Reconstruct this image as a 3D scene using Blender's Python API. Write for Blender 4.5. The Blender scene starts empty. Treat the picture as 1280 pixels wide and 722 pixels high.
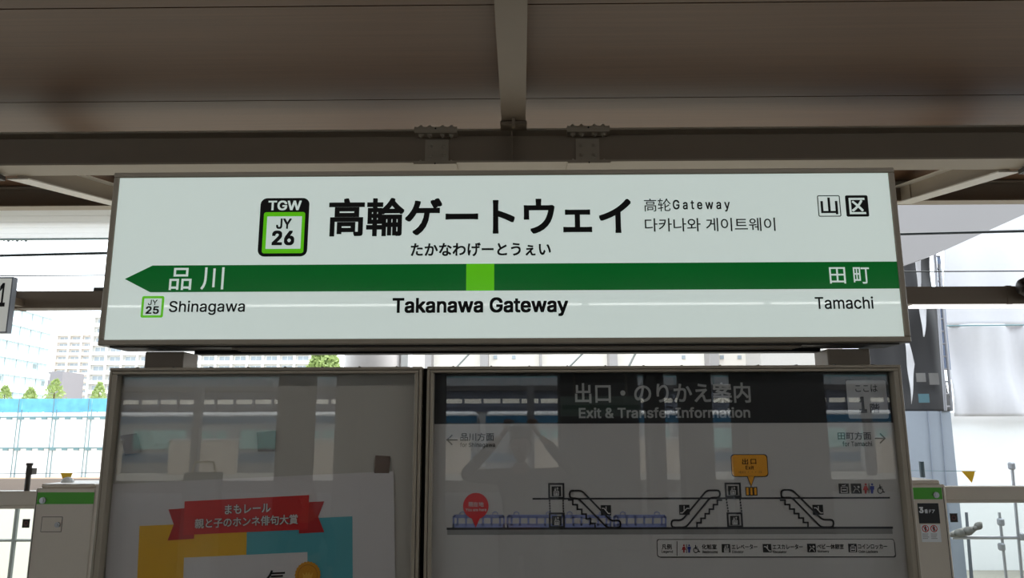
import bpy, bmesh, math, random
from mathutils import Vector, Matrix
from mathutils.geometry import delaunay_2d_cdt
random.seed(7)
C = bpy.context.scene.collection
SC = bpy.context.scene
PI = math.pi

# ------------------------------------------------------------------ camera, sky, sun, exposure
F = 940.0
PITCH, YAW, ROLL = math.radians(10.722), math.radians(0.615), math.radians(-0.173)
CAM = Vector((0, 0, 1.70))
_cy, _sy, _cp, _sp = math.cos(YAW), math.sin(YAW), math.cos(PITCH), math.sin(PITCH)
FW = Vector((-_sy*_cp, _cy*_cp, _sp)); _rt = Vector((_cy, _sy, 0)); _up = _rt.cross(FW)
RT = math.cos(ROLL)*_rt + math.sin(ROLL)*_up
UP = -math.sin(ROLL)*_rt + math.cos(ROLL)*_up
cd = bpy.data.cameras.new('camera'); cam = bpy.data.objects.new('camera', cd); C.objects.link(cam)
m = Matrix((RT, UP, -FW)).transposed().to_4x4(); m.translation = CAM; cam.matrix_world = m
cd.sensor_width = 36; cd.lens = F/1280*36; cd.clip_start = 0.02; cd.clip_end = 2000
SC.camera = cam

SKY = 3.6
LAMP_W = 15.0
w = bpy.data.worlds.new('sky'); SC.world = w; w.use_nodes = True
bg = w.node_tree.nodes['Background']; bg.inputs[0].default_value = (0.86, 0.94, 1.0, 1); bg.inputs[1].default_value = SKY
sl = bpy.data.lights.new('sun', 'SUN'); sl.energy = 5.0; sl.angle = math.radians(0.6); sl.color = (1, .95, .87)
so = bpy.data.objects.new('sun', sl); C.objects.link(so)
so.rotation_euler = Vector((0.25, 0.38, 1.0)).to_track_quat('Z', 'Y').to_euler()
SC.view_settings.view_transform = 'Standard'; SC.view_settings.look = 'None'
SC.view_settings.exposure = 0.0; SC.view_settings.gamma = 1.0; SC.view_settings.use_curve_mapping = False
SC.cycles.max_bounces = 10; SC.cycles.transparent_max_bounces = 24; SC.cycles.diffuse_bounces = 6
SC.cycles.use_denoising = True

# ------------------------------------------------------------------ helpers
def ray(px, py): return FW + RT*((px-640)/F) + UP*((361-py)/F)
def U(px, py, Y):
    """point of the plane y=Y seen at a pixel of the survey photo"""
    d = ray(px, py); return CAM + d*(Y/d.y)
def UZ(px, py, z):
    d = ray(px, py); return CAM + d*((z-CAM.z)/d.z)
GY = 2.93                                   # plane of the poster-case glass
def M(px, py, d):
    """place behind the viewer of what is mirrored in the case glass at total distance d"""
    p = U(px, py, d); return Vector((p.x, 2*GY-p.y, p.z))

def lin(c):
    c = c/255.0
    return c/12.92 if c <= .04045 else ((c+.055)/1.055)**2.4
_mats = {}
def mat(name, rgb, rough=.6, metal=0, var=.06, scale=12, bump=0, stretch=None, emit=0, spec=.5, trans=0):
    if name in _mats: return _mats[name]
    mt = bpy.data.materials.new(name); mt.use_nodes = True; nt = mt.node_tree; N = nt.nodes; L = nt.links
    b = N['Principled BSDF']; col = tuple(lin(v) for v in rgb)
    b.inputs['Roughness'].default_value = rough; b.inputs['Metallic'].default_value = metal
    b.inputs['Specular IOR Level'].default_value = spec
    tc = N.new('ShaderNodeTexCoord'); mp = N.new('ShaderNodeMapping'); no = N.new('ShaderNodeTexNoise')
    L.new(tc.outputs['Object'], mp.inputs[0]); L.new(mp.outputs[0], no.inputs['Vector'])
    if stretch: mp.inputs['Scale'].default_value = stretch
    no.inputs['Scale'].default_value = scale; no.inputs['Detail'].default_value = 4
    mx = N.new('ShaderNodeMix'); mx.data_type = 'RGBA'
    mx.inputs[6].default_value = tuple(max(0, v*(1-var)) for v in col)+(1,)
    mx.inputs[7].default_value = tuple(min(1, v*(1+var)) for v in col)+(1,)
    L.new(no.outputs['Fac'], mx.inputs[0]); L.new(mx.outputs[2], b.inputs['Base Color'])
    if bump:
        bp = N.new('ShaderNodeBump'); bp.inputs['Strength'].default_value = bump; bp.inputs['Distance'].default_value = .01
        L.new(no.outputs['Fac'], bp.inputs['Height']); L.new(bp.outputs[0], b.inputs['Normal'])
    if emit:
        L.new(mx.outputs[2], b.inputs['Emission Color']); b.inputs['Emission Strength'].default_value = emit
    if trans:
        tl = N.new('ShaderNodeBsdfTranslucent'); L.new(mx.outputs[2], tl.inputs[0])
        ms = N.new('ShaderNodeMixShader'); ms.inputs[0].default_value = trans
        L.new(b.outputs[0], ms.inputs[1]); L.new(tl.outputs[0], ms.inputs[2]); L.new(ms.outputs[0], N['Material Output'].inputs[0])
    _mats[name] = mt; return mt
def glass(name, tint=(235, 242, 240), ior=1.5, rough=0.0):
    if name in _mats: return _mats[name]
    mt = bpy.data.materials.new(name); mt.use_nodes = True; nt = mt.node_tree; N = nt.nodes; L = nt.links
    N.remove(N['Principled BSDF'])
    fr = N.new('ShaderNodeFresnel'); ge = N.new('ShaderNodeNewGeometry'); mr = N.new('ShaderNodeMapRange')
    mr.inputs['To Min'].default_value = ior; mr.inputs['To Max'].default_value = 1/ior     # both faces of the straight-through pane reflect alike
    L.new(ge.outputs['Backfacing'], mr.inputs['Value']); L.new(mr.outputs[0], fr.inputs[0])
    tr = N.new('ShaderNodeBsdfTransparent'); tr.inputs[0].default_value = tuple(lin(v) for v in tint)+(1,)
    gl = N.new('ShaderNodeBsdfGlossy'); gl.inputs['Roughness'].default_value = rough
    ms = N.new('ShaderNodeMixShader')
    L.new(fr.outputs[0], ms.inputs[0]); L.new(tr.outputs[0], ms.inputs[1]); L.new(gl.outputs[0], ms.inputs[2])
    L.new(ms.outputs[0], N['Material Output'].inputs[0])
    _mats[name] = mt; return mt

class MB:
    def __init__(s): s.v = []; s.f = []
    def box(s, x0, x1, y0, y1, z0, z1):
        n = len(s.v)
        s.v += [(x, y, z) for z in (z0, z1) for y in (y0, y1) for x in (x0, x1)]
        s.f += [tuple(n+i for i in q) for q in ((0,2,3,1),(4,5,7,6),(0,1,5,4),(2,6,7,3),(0,4,6,2),(1,3,7,5))]
        return s
    def prism(s, pts, y0, y1):
        """outline in the xz plane, thickness from y0 to y1"""
        n = len(s.v); k = len(pts)
        s.v += [(p[0], y0, p[1]) for p in pts]+[(p[0], y1, p[1]) for p in pts]
        s.f += [tuple(range(n, n+k)), tuple(range(n+2*k-1, n+k-1, -1))]
        for i in range(k):
            j = (i+1) % k; s.f.append((n+i, n+k+i, n+k+j, n+j))
        return s
    def ring(s, outer, inner, y0, y1):
        n = len(s.v); k = len(outer)
        for y in (y0, y1):
            s.v += [(p[0], y, p[1]) for p in outer]+[(p[0], y, p[1]) for p in inner]
        for i in range(k):
            j = (i+1) % k
            a, b = n+i, n+j; ai, bi = n+k+i, n+k+j; A, B, Ai, Bi = a+2*k, b+2*k, ai+2*k, bi+2*k
            s.f += [(a, b, bi, ai), (A, Ai, Bi, B), (a, A, B, b), (ai, bi, Bi, Ai)]
        return s
    def tube(s, a, b, r, n=8, r2=None):
        a = Vector(a); b = Vector(b); d = (b-a).normalized(); r2 = r if r2 is None else r2
        u = d.orthogonal().normalized(); v = d.cross(u); k = len(s.v)
        for p, rr in ((a, r), (b, r2)):
            for i in range(n):
                t = 2*PI*i/n; s.v.append(tuple(p+u*math.cos(t)*rr+v*math.sin(t)*rr))
        for i in range(n):
            j = (i+1) % n; s.f.append((k+i, k+j, k+n+j, k+n+i))
        s.f += [tuple(k+i for i in range(n-1, -1, -1)), tuple(k+n+i for i in range(n))]
        return s
    def obj(s, name, m, root=None, bevel=0, label=None, smooth=False):
        me = bpy.data.meshes.new(name)
        off = origin(root)
        me.from_pydata([tuple(Vector(v)-off) for v in s.v], [], s.f)
        bm = bmesh.new(); bm.from_mesh(me); bmesh.ops.recalc_face_normals(bm, faces=bm.faces)
        if bevel: bmesh.ops.bevel(bm, geom=list(bm.edges), offset=bevel, segments=1, affect='EDGES', profile=.5)
        bm.to_mesh(me); bm.free()
        if smooth:
            for p in me.polygons: p.use_smooth = True
        return link(name, me, m, root, label)
def origin(root):
    o = Vector((0, 0, 0))
    while root: o += root.location; root = root.parent
    return o
def link(name, me, m, root=None, label=None):
    o = bpy.data.objects.new(name, me); C.objects.link(o)
    if m and not me.materials: me.materials.append(m)
    if root: o.parent = root
    if label: o['label'] = label
    return o
def B(x0, x1, y0, y1, z0, z1, name, m, root=None, bevel=0, label=None):
    return MB().box(x0, x1, y0, y1, z0, z1).obj(name, m, root, bevel, label)
def thing(name, label, cat, loc=(0, 0, 0), group=None):
    o = bpy.data.objects.new(name, None); C.objects.link(o); o.location = loc; o.empty_display_size = .1
    o['label'] = label; o['category'] = cat
    if group: o['group'] = group
    return o
def tag(o, label, cat, group=None):
    o['label'] = label; o['category'] = cat
    if group: o['group'] = group
    return o
def struct(o): o['kind'] = 'structure'; return o
def xz(px, py, Y): p = U(px, py, Y); return (p.x, p.z)
def rect(px0, py0, px1, py1, Y):
    """pixel box measured at its mid lines -> x0,x1,z0,z1 on the plane"""
    mx, my = (px0+px1)/2, (py0+py1)/2
    return U(px0, my, Y).x, U(px1, my, Y).x, U(mx, py1, Y).z, U(mx, py0, Y).z
def R(px, Y, name, m, root, t=.0006, label=None, rad=0):
    x0, x1, z0, z1 = rect(*px, Y)
    if rad:
        return MB().prism(rr(x0, x1, z0, z1, rad), Y-t, Y).obj(name, m, root, label=label)
    return B(x0, x1, Y-t, Y, z0, z1, name, m, root, label=label)
def rr(x0, x1, z0, z1, r, n=6):
    o = []
    for cx, cz, a in ((x1-r, z1-r, 0), (x0+r, z1-r, PI/2), (x0+r, z0+r, PI), (x1-r, z0+r, 1.5*PI)):
        for i in range(n+1): t = a+PI/2*i/n; o.append((cx+r*math.cos(t), cz+r*math.sin(t)))
    return o
def stroke(pts, wd, closed=False):
    """polyline (list of (x,z)) -> MB-ready quads"""
    q = []; k = len(pts)
    for i in range(k if closed else k-1):
        a = Vector(pts[i]); b = Vector(pts[(i+1) % k]); d = (b-a)
        if d.length < 1e-6: continue
        d.normalize(); n = Vector((-d.y, d.x))*wd/2; a2 = a-d*wd*.35; b2 = b+d*wd*.35
        q.append([tuple(a2+n), tuple(a2-n), tuple(b2-n), tuple(b2+n)])
    return q
def strokes(lst, Y, name, m, root, t=.0005):
    mb = MB()
    for q in lst: mb.prism(q, Y-t, Y)
    return mb.obj(name, m, root)

import os
def bundled_font():
    try: return bpy.data.fonts.load(os.path.join(bpy.utils.resource_path('LOCAL'), 'datafiles', 'fonts', 'Inter.woff2'))
    except Exception: return None
SANS = bundled_font()
def winding_fill(cv, n=4):
    """fill overlapping letter outlines by winding number"""
    cs = []
    for sp in cv.splines:
        b = sp.bezier_points; pts = []
        for i in range(len(b)):
            p, q = b[i], b[(i+1) % len(b)]
            p0, p1, p2, p3 = p.co, p.handle_right, q.handle_left, q.co
            st = abs((p1-p0).cross(p3-p0).z)+abs((p2-p0).cross(p3-p0).z) < 1e-6
            for k in range(1 if st else n):
                t = k/n; v = p0*(1-t)**3+p1*3*t*(1-t)**2+p2*3*t*t*(1-t)+p3*t**3; pts.append(Vector((v.x, v.y)))
        pts = [p for i, p in enumerate(pts) if (p-pts[i-1]).length > 1e-5]
        if len(pts) > 2: cs.append(pts)
    allv = []; ed = []
    for c in cs:
        o = len(allv); allv += c; ed += [(o+i, o+(i+1) % len(c)) for i in range(len(c))]
    V, _, Fc, _, _, _ = delaunay_2d_cdt(allv, ed, [], 0, 1e-6)
    bb = [(min(p.x for p in c), max(p.x for p in c), min(p.y for p in c), max(p.y for p in c)) for c in cs]
    keep = []
    for f in Fc:
        x = sum(V[i].x for i in f)/3; y = sum(V[i].y for i in f)/3; w = 0
        for c, (a, b_, d, e) in zip(cs, bb):
            if x < a or x > b_ or y < d or y > e: continue
            for i in range(len(c)):
                p, q = c[i-1], c[i]
                if (p.y <= y) != (q.y <= y):
                    if p.x+(y-p.y)/(q.y-p.y)*(q.x-p.x) > x: w += 1 if q.y > p.y else -1
        if w: keep.append(tuple(f))
    return [(v.x, v.y) for v in V], keep
def text(s, px, Y, m, root, name='lettering', bold=0.0, rot=0, sx=1, t=.0008, label=None):
    """fit the ink of a line of text to a pixel box on the plane y=Y; bold (in em) thickens by overlaid shifts"""
    cu = bpy.data.curves.new('t', 'FONT'); cu.body = s; cu.size = 1; cu.resolution_u = 4
    bold += .009 if (SANS and s.isascii()) else 0
    latin = SANS and s.isascii()
    if latin: cu.font = SANS
    else: cu.offset = min(bold, .006)
    o = bpy.data.objects.new('t', cu); C.objects.link(o); dg = bpy.context.evaluated_depsgraph_get()
    if latin:
        vs, fs = winding_fill(o.to_curve(dg)); o.to_curve_clear()
    else:
        me = bpy.data.meshes.new_from_object(o.evaluated_get(dg))
        vs = [(v.co.x, v.co.y) for v in me.vertices]; fs = [tuple(p.vertices) for p in me.polygons]
    bpy.data.objects.remove(o); bpy.data.curves.remove(cu)
    g = bold-(0 if latin else .006); off = origin(root); V = []; Fc = []
    sh = [(0, 0)] if g <= 0 else [(g*a, g*b) for a in (-1, 0, 1) for b in (-1, 0, 1)]
    for q_, (dx, dy) in enumerate(sh):
        n = len(V); V += [(x+dx, y+dy, q_*2e-5) for x, y in vs]; Fc += [tuple(n+i for i in f) for f in fs]
    ax, bx, ay, by = min(v[0] for v in V), max(v[0] for v in V), min(v[1] for v in V), max(v[1] for v in V)
    x0, x1, z0, z1 = rect(*px, Y)
    cx, cz = (x0+x1)/2, (z0+z1)/2; cr, sr = math.cos(rot), math.sin(rot); out = []
    for vx, vy, vq in V:
        x = x0+(vx-ax)/(bx-ax)*(x1-x0)-cx; z = z0+(vy-ay)/(by-ay)*(z1-z0)-cz
        out.append(tuple(Vector((cx+x*cr-z*sr, Y-t-vq, cz+x*sr+z*cr))-off))
    me = bpy.data.meshes.new(name); me.from_pydata(out, [], Fc)
    return link(name, me, m, root, label)

# ------------------------------------------------------------------ materials
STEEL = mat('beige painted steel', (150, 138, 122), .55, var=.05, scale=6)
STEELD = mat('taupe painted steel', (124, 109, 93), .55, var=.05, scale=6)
WOOD = mat('pale wood ceiling board', (100, 71, 47), .5, var=.32, scale=3.0, stretch=(.22, 14, 14))
BLACK = mat('black gap', (12, 12, 12), .8)
FRAME = mat('champagne aluminium', (142, 132, 117), .4, 0, var=.04, scale=20)
FRAMED = mat('dark bronze', (52, 46, 40), .5, .2)
PANEL = mat('backlit white acrylic', (208, 221, 216), .02, emit=.55, var=.012, scale=1.4)
INK = mat('black print', (8, 8, 9), .5, spec=.2)
GREEN = mat('dark green translucent print', (6, 92, 34), .12, emit=.5, var=.02)
LIME = mat('lime translucent print', (92, 190, 24), .12, emit=.5, var=.02)
PWHITE = mat('white translucent print', (205, 220, 214), .3, emit=.5, var=.01)
PAPER = mat('grey white poster paper', (205, 197, 195), .7, var=.02, scale=40)
SHEET = mat('grey backing sheet', (186, 178, 168), .6, var=.03, scale=5)
GWHITE = mat('cream enamelled steel', (214, 203, 188), .4, var=.02)
GSTRIPE = mat('green stripe vinyl', (70, 165, 30), .4)
CGLASS = glass('display case glass', (248, 249, 249), 1.50)
PGLASS = glass('clear glass', (248, 250, 249), 1.45)
CHROME = mat('satin chrome', (180, 180, 182), .3, .9)
YEL = mat('yellow vinyl', (235, 190, 30), .5)
CONC = mat('pale concrete', (150, 147, 140), .85, var=.12, scale=2, bump=.2)
BALLAST = mat('light gravel ground', (142, 138, 127), .95, var=.25, scale=30, bump=.6)
WHITE = mat('white paint', (232, 234, 236), .5, var=.03)

ORD = ('first', 'second', 'third', 'fourth', 'fifth', 'sixth', 'seventh', 'eighth', 'ninth', 'tenth', 'eleventh', 'twelfth')
# ------------------------------------------------------------------ setting: platform, ground, roof
struct(B(-30, 30, -16.2, 6.75, -.25, 0, 'floor', mat('platform paving', (92, 88, 83), .6, var=.12, scale=3)))
pw = struct(B(-30, 30, 6.45, 6.7, -1.2, -.25, 'trim_platform_edge', CONC))
gr = struct(B(-420, 420, -120, 620, -1.5, -1.3, 'ground', BALLAST))
ZC = CAM.z+2.75
ceil = struct(B(-29, 29, -20.5, 9.0, ZC+.05, ZC+.25, 'ceiling', BLACK))
seams = [-20.5, -19, -17.6, -16.2, -14.8, -13.4, -12.2, -10.8, -9.4, -8, -6.6, -5.2, -3.8, -2.4, -1.18, .24, 1.66, 3.08, 4.5, 5.92, 7.0, 8.08, 9.0]
for bx in range(-4, 4):
    x0, x1 = bx*7.2, (bx+1)*7.2
    for a, b in zip(seams, seams[1:]):
        B(x0+.004, x1-.004, a+.006, b-.006, ZC, ZC+.05, 'ceiling_panel', WOOD, ceil)

# roof beams running towards the tracks
for i in range(-3, 4):
    x = U(640.5, 75, 5).x + i*7.2
    loc = (x, 5.95, ZC)
    t = thing('roof_beam', ('beige roof beam meeting the cross beam in the middle of the view' if i == 0 else
              'beige roof beam outside the view, number %s from the middle one on the %s' % (('one', 'two', 'three')[abs(i)-1], 'left' if i < 0 else 'right')), 'beam', loc, 'roof beams')
    zb = CAM.z+2.53
    B(x-.1, x+.1, -20.4, 5.93, zb, zb+.014, 'flange', STEELD, t)
    B(x-.1, x+.1, -20.4, 5.93, ZC-.016, ZC-.002, 'flange', STEEL, t)
    B(x-.006, x+.006, -20.4, 5.93, zb+.014, ZC-.016, 'web', STEEL, t)
    if abs(i) <= 1:
        B(x-.1, x+.1, 5.935, 5.96, zb-.03, ZC-.05, 'end_plate', STEELD, t)
        B(x-.11, x+.11, 5.86, 5.99, zb-.035, zb-.005, 'bearing_plate', STEELD, t)
        B(x-.012, x+.012, 5.80, 5.86, zb-.075, zb-.006, 'bracket', STEELD, t)

# cross beam (H section) along the platform edge
Yc = 6.0
zt = U(640, 160.5, Yc).z; zb = U(640, 202.5, Yc).z
t = thing('cross_beam', 'long beige H-section steel beam directly above the station name sign', 'beam', (0, Yc+.13, zb))
B(-29, 29, Yc, Yc+.26, zt-.016, zt, 'flange', STEEL, t)
B(-29, 29, Yc, Yc+.26, zb, zb+.016, 'flange', STEEL, t)
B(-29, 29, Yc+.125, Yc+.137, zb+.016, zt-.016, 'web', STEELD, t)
sx = U(640, 180, Yc+.06).x
B(sx-.005, sx+.005, Yc+.01, Yc+.125, zb+.016, zt-.016, 'stiffener', STEELD, t)
def hexbolt(p, axis, name='bolt', parent=None, r=.016, h=.014):
    p = Vector(p); a = Vector(axis)
    mb = MB(); mb.tube(p, p+a*.004, r*1.35, 10); mb.tube(p+a*.004, p+a*h, r, 6); mb.tube(p+a*h, p+a*(h+.01), r*.5, 8)
    return mb.obj(name, STEEL, parent)
for cx in (544.5, 735.5):
    X = U(cx, 160, Yc).x; Wp = .18
    p1 = B(X-Wp, X+Wp, Yc-.004, Yc+.1, zt, zt+.018, 'splice_plate', STEEL, t)
    p2 = B(X-Wp, X+Wp, Yc-.004, Yc+.1, zt-.034, zt-.016, 'splice_plate', STEEL, t)
    p3 = B(X-Wp, X+Wp, Yc-.006, Yc+.264, zb-.014, zb-.0005, 'splice_plate', STEEL, t)
    p4 = B(X-.1, X+.1, Yc+.11, Yc+.125, zb+.05, zt-.05, 'splice_plate', STEEL, t)
    for bx in (-.13, -.055, .055, .13):
        hexbolt((X+bx, Yc+.045, zt+.018), (0, 0, 1), parent=p1, r=.022, h=.022)
        hexbolt((X+bx, Yc+.045, zt-.034), (0, 0, -1), parent=p2, r=.02, h=.016)
        hexbolt((X+bx, Yc+.045, zb+.016), (0, 0, 1), parent=p3)
        hexbolt((X+bx, Yc+.2, zb+.016), (0, 0, 1), parent=p3)
    for bx in (-.055, .055):
        for bz in (-.04, .045):
            hexbolt((X+bx, Yc+.11, (zt+zb)/2+bz), (0, -1, 0), parent=p4, r=.02, h=.016)
    for zz in (zt+.004, zb-.008):
        MB().tube((X, Yc-.006, zz), (X, Yc-.003, zz), .008, 8).obj('drain_hole', BLACK, t)

# rear beam
Yr = 8.1; zr0 = U(60, 257.5, Yr).z; zr1 = ZC-.01
t = thing('edge_beam', 'dark edge beam behind the cross beam, over the track', 'beam', (0, Yr+.08, zr0))
B(-29, 29, Yr, Yr+.16, zr0, zr0+.014, 'flange', STEEL, t)
B(-29, 29, Yr, Yr+.16, zr1-.014, zr1, 'flange', STEEL, t)
B(-29, 29, Yr+.074, Yr+.086, zr0+.014, zr1-.014, 'web', STEELD, t)

# diagonal braces between them
def brace(pa, pb, label, side):
    a = U(pa[0], pa[1], 6.27); b = U(pb[0], pb[1], Yr)
    d = (b-a).normalized(); s = d.cross(Vector((0, 0, 1))).normalized()*.095; up = Vector((0, 0, .19)); tk = Vector((0, 0, .012))
    t = thing('diagonal_brace', label, 'brace', a, 'diagonal braces')
    BR = mat('bounce-lit brace steel', (196, 190, 180), .5)  # same steel, lightened to stand for light bounced off the tracks
    def slab(p, q, s, h, nm):
        mb = MB(); vs = [p-s, p+s, q+s, q-s]; mb.v = [tuple(v) for v in vs]+[tuple(v+h) for v in vs]
        mb.f = [(0,1,2,3),(7,6,5,4),(0,4,5,1),(1,5,6,2),(2,6,7,3),(3,7,4,0)]; return mb.obj(nm, BR if nm == 'flange' else STEEL, t)
    slab(a, b, s, tk, 'flange'); slab(a+up, b+up, s, tk, 'flange'); slab(a+tk, b+tk, s*.06, up-tk, 'web')
    e = b-d*.22
    mb = MB(); mb.v = []; g = slab(e+tk-s*.12, b-d*.02+tk-s*.12, s*.06, up-tk, 'gusset_plate')
brace((22, 224), (158, 259), 'diagonal steel brace with lit-toned flanges above the left end of the name sign', -1)
brace((1262, 215), (1128, 255), 'diagonal steel brace above the right end of the name sign', 1)
for sgn, px, py in ((-1, 0, 218), (1, 1279, 211)):
    p = U(px, py, 6.2)
    tag(B(p.x-.06*(1 if sgn < 0 else .2), p.x+.06*(1 if sgn > 0 else .3), 6.1, 6.25, zb-.05, zb-.012, 'beam_clamp', FRAMED), 'small dark clamp under the cross beam at the %s picture edge' % ('left' if sgn < 0 else 'right'), 'clamp')

# white eave boards beyond the edge beam
ez = zr0+.02
EAVE = mat('milky eave board', (236, 238, 240), .5, var=.02, trans=.35)
t = thing('canopy_eave', 'white eave boards beyond the edge beam on the left', 'eave', (-8, 8.8, ez))
for k in range(5):
    B(-20, 1.5, 8.3+k*.26, 8.3+k*.26+.25, ez, ez+.03, 'eave_board', EAVE, t)
B(-20, 1.5, 9.6, 9.64, ez-.015, ez+.06, 'edge_strip', mat('teal strip', (120, 140, 140), .5), t)

# columns that carry the roof (outside and beside the view)
for i, x in enumerate((-10.8, 10.8, -18, 18)):
    tag(B(x-.17, x+.17, 5.95, 6.3, 0, zb, 'roof_column', STEEL), 'beige roof column outside the frame, %s on the %s' % (('inner' if i < 2 else 'outer'), ('left' if x < 0 else 'right')), 'column', 'roof columns')

# ------------------------------------------------------------------ station name sign
YS = 2.85
def quad_rect(tl, br, Y): return rect(tl[0], tl[1], br[0], br[1], Y)
L_, R_ = -1.6173, 1.4796; T_, B_ = CAM.z+1.0199, CAM.z+.3280
sign = thing('station_name_sign', 'long backlit white station name sign with green arrow band', 'sign', (0, YS+.1, B_))
fx0, fx1 = U(139.8, 320, YS).x, U(1120.8, 320, YS).x; fz0, fz1 = U(640, 422.3, YS).z, U(640, 218.8, YS).z
D2 = .19
B(L_, R_, YS-.004, YS+D2, fz1, T_, 'frame_rail', FRAME, sign, .003)
B(L_, R_, YS-.004, YS+D2, B_, fz0, 'frame_rail', FRAME, sign, .003)
B(L_, fx0, YS-.0035, YS+D2, fz0, fz1, 'frame_stile', FRAME, sign, .003)
B(fx1, R_, YS-.0035, YS+D2, fz0, fz1, 'frame_stile', FRAME, sign, .003)
B(fx0, fx1, YS+.05, YS+D2-.005, fz0, fz1, 'back_panel', FRAMED, sign)
YP = YS+.004
B(fx0, fx1, YP, YP+.006, fz0, fz1, 'face_panel', PANEL, sign)
B(L_+.03, R_-.03, YS+.03, YS+D2-.02, B_-.006, B_, 'bottom_cover', FRAMED, sign)
for k in range(4): B(L_+.5, R_-.4, YS+.04+k*.034, YS+.048+k*.034, B_-.012, B_-.006, 'vent_rib', STEELD, sign)
Y1 = YP-.0004; Y2 = YP-.0012; Y3 = YP-.002; Y4 = YP-.0028
# arrow band
pts = [xz(156, 349, Y1), xz(190.8, 332, Y1), (fx1, xz(1122.5, 326.4, Y1)[1]), (fx1, xz(1125.8, 360.3, Y1)[1]), xz(187.5, 365.3, Y1)]
zt_ = (pts[1][1]+pts[2][1])/2; zb_ = (pts[3][1]+pts[4][1])/2
pts = [(pts[0][0], (zt_+zb_)/2), (pts[1][0], zt_), (fx1, zt_), (fx1, zb_), (pts[4][0]-.008, zb_)]
pts[4] = (pts[1][0], zb_)
MB().prism(pts, Y1-.0005, Y1).obj('arrow_band', GREEN, sign)
x0, x1, _, _ = rect(582.8, 328, 617.8, 363, Y1)
B(x0, x1, Y2-.0004, Y2, zb_, zt_, 'lime_marker', LIME, sign)
text('高輪ゲートウェイ', (411, 246.5, 789, 294.4), Y2, INK, sign, 'station_name_lettering', bold=.027)
text('たかなわげーとうぇい', (513.5, 303, 688.5, 320), Y2, INK, sign, bold=.024)
text('Takanawa Gateway', (490.6, 371.5, 710.3, 395.3), Y2, INK, sign, bold=.013)
text('高轮', (805, 248, 838.5, 264.2), Y2, INK, sign, bold=.002)
text('G a t e w a y', (841, 249.5, 912.3, 264.5), Y2, INK, sign, bold=.006)
text('다카나와 게이트웨이', (806, 272.3, 969, 289), Y2, INK, sign, bold=.006)
text('品', (212, 334.7, 239.7, 362.3), Y2, PWHITE, sign, bold=.008)
text('川', (251.3, 334, 280, 362), Y2, PWHITE, sign, bold=.008)
text('田', (1036.7, 333.8, 1056.8, 354.2), Y2, PWHITE, sign, bold=.008)
text('町', (1066.6, 333.8, 1086.8, 354.4), Y2, PWHITE, sign, bold=.008)
text('Shinagawa', (211.4, 375.5, 306.2, 393.5), Y2, INK, sign)
text('Tamachi', (1018.7, 370.5, 1091.6, 386), Y2, INK, sign)
def rrect(px, Y, rad, name, m, root):
    x0, x1, z0, z1 = rect(*px, Y); return MB().prism(rr(x0, x1, z0, z1, rad), Y-.0005, Y).obj(name, m, root)
def rring(px, Y, rad, wd, name, m, root):
    x0, x1, z0, z1 = rect(*px, Y)
    return MB().ring(rr(x0, x1, z0, z1, rad), rr(x0+wd, x1-wd, z0+wd, z1-wd, max(rad-wd, .0005)), Y-.0005, Y).obj(name, m, root)
PXS = 1/320.0        # metres per pixel on the sign
rrect((324, 247.5, 385.4, 320.4), Y1, 8.5*PXS, 'station_number_badge', INK, sign)
rrect((328.6, 265, 380.4, 316.4), Y2, 3*PXS, 'badge_ring', LIME, sign)
rrect((333, 270.3, 376.5, 310.8), Y3, .6*PXS, 'badge_field', PWHITE, sign)
text('TGW', (335.5, 250.6, 377, 262.8), Y2, PWHITE, sign, bold=.012)
text('JY', (345.4, 273, 364.5, 286), Y4, INK, sign, bold=.012)
text('26', (340, 288, 368, 306.5), Y4, INK, sign, bold=.02)
rrect((176.7, 369.8, 204.6, 396.8), Y1, 2.4*PXS, 'badge_ring', LIME, sign)
rrect((179.6, 372.8, 201.6, 393.9), Y2, .5*PXS, 'badge_field', PWHITE, sign)
text('JY', (185.2, 374.4, 197, 381.2), Y3, INK, sign)
text('25', (182.3, 382.5, 198.8, 392.2), Y3, INK, sign, bold=.014)
rring((1022.2, 244, 1050.6, 270.6), Y1, 2*PXS, 1.1*PXS, 'area_badge_outline', INK, sign)
text('山', (1025.8, 246.8, 1047, 267.8), Y2, INK, sign, bold=.02)
rrect((1057.2, 244, 1085.4, 270.6), Y1, 2*PXS, 'area_badge', INK, sign)
text('区', (1061.3, 247.2, 1081.8, 267.6), Y2, PWHITE, sign, bold=.02)

# posts and rails of the stand
for nm, a, b in (('left', 179, 227.5), ('right', 1036.5, 1090)):
    xa, xb = U(a, 445, 2.95).x, U(b, 445, 2.95).x
    tag(B(xa, xb, 2.962, 3.10, 0, B_-.0125, 'sign_post', STEELD, bevel=.004), 'square brown steel post under the %s end of the name sign' % nm, 'post', 'sign posts')
zr = U(640, 439, 3.0).z
tag(B(U(247, 440, 3.03).x, U(1022, 440, 3.03).x, 3.0, 3.06, zr-.006, zr+.010, 'stand_rail', INK), 'thin black rail between the posts just below the name sign', 'rail')

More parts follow.
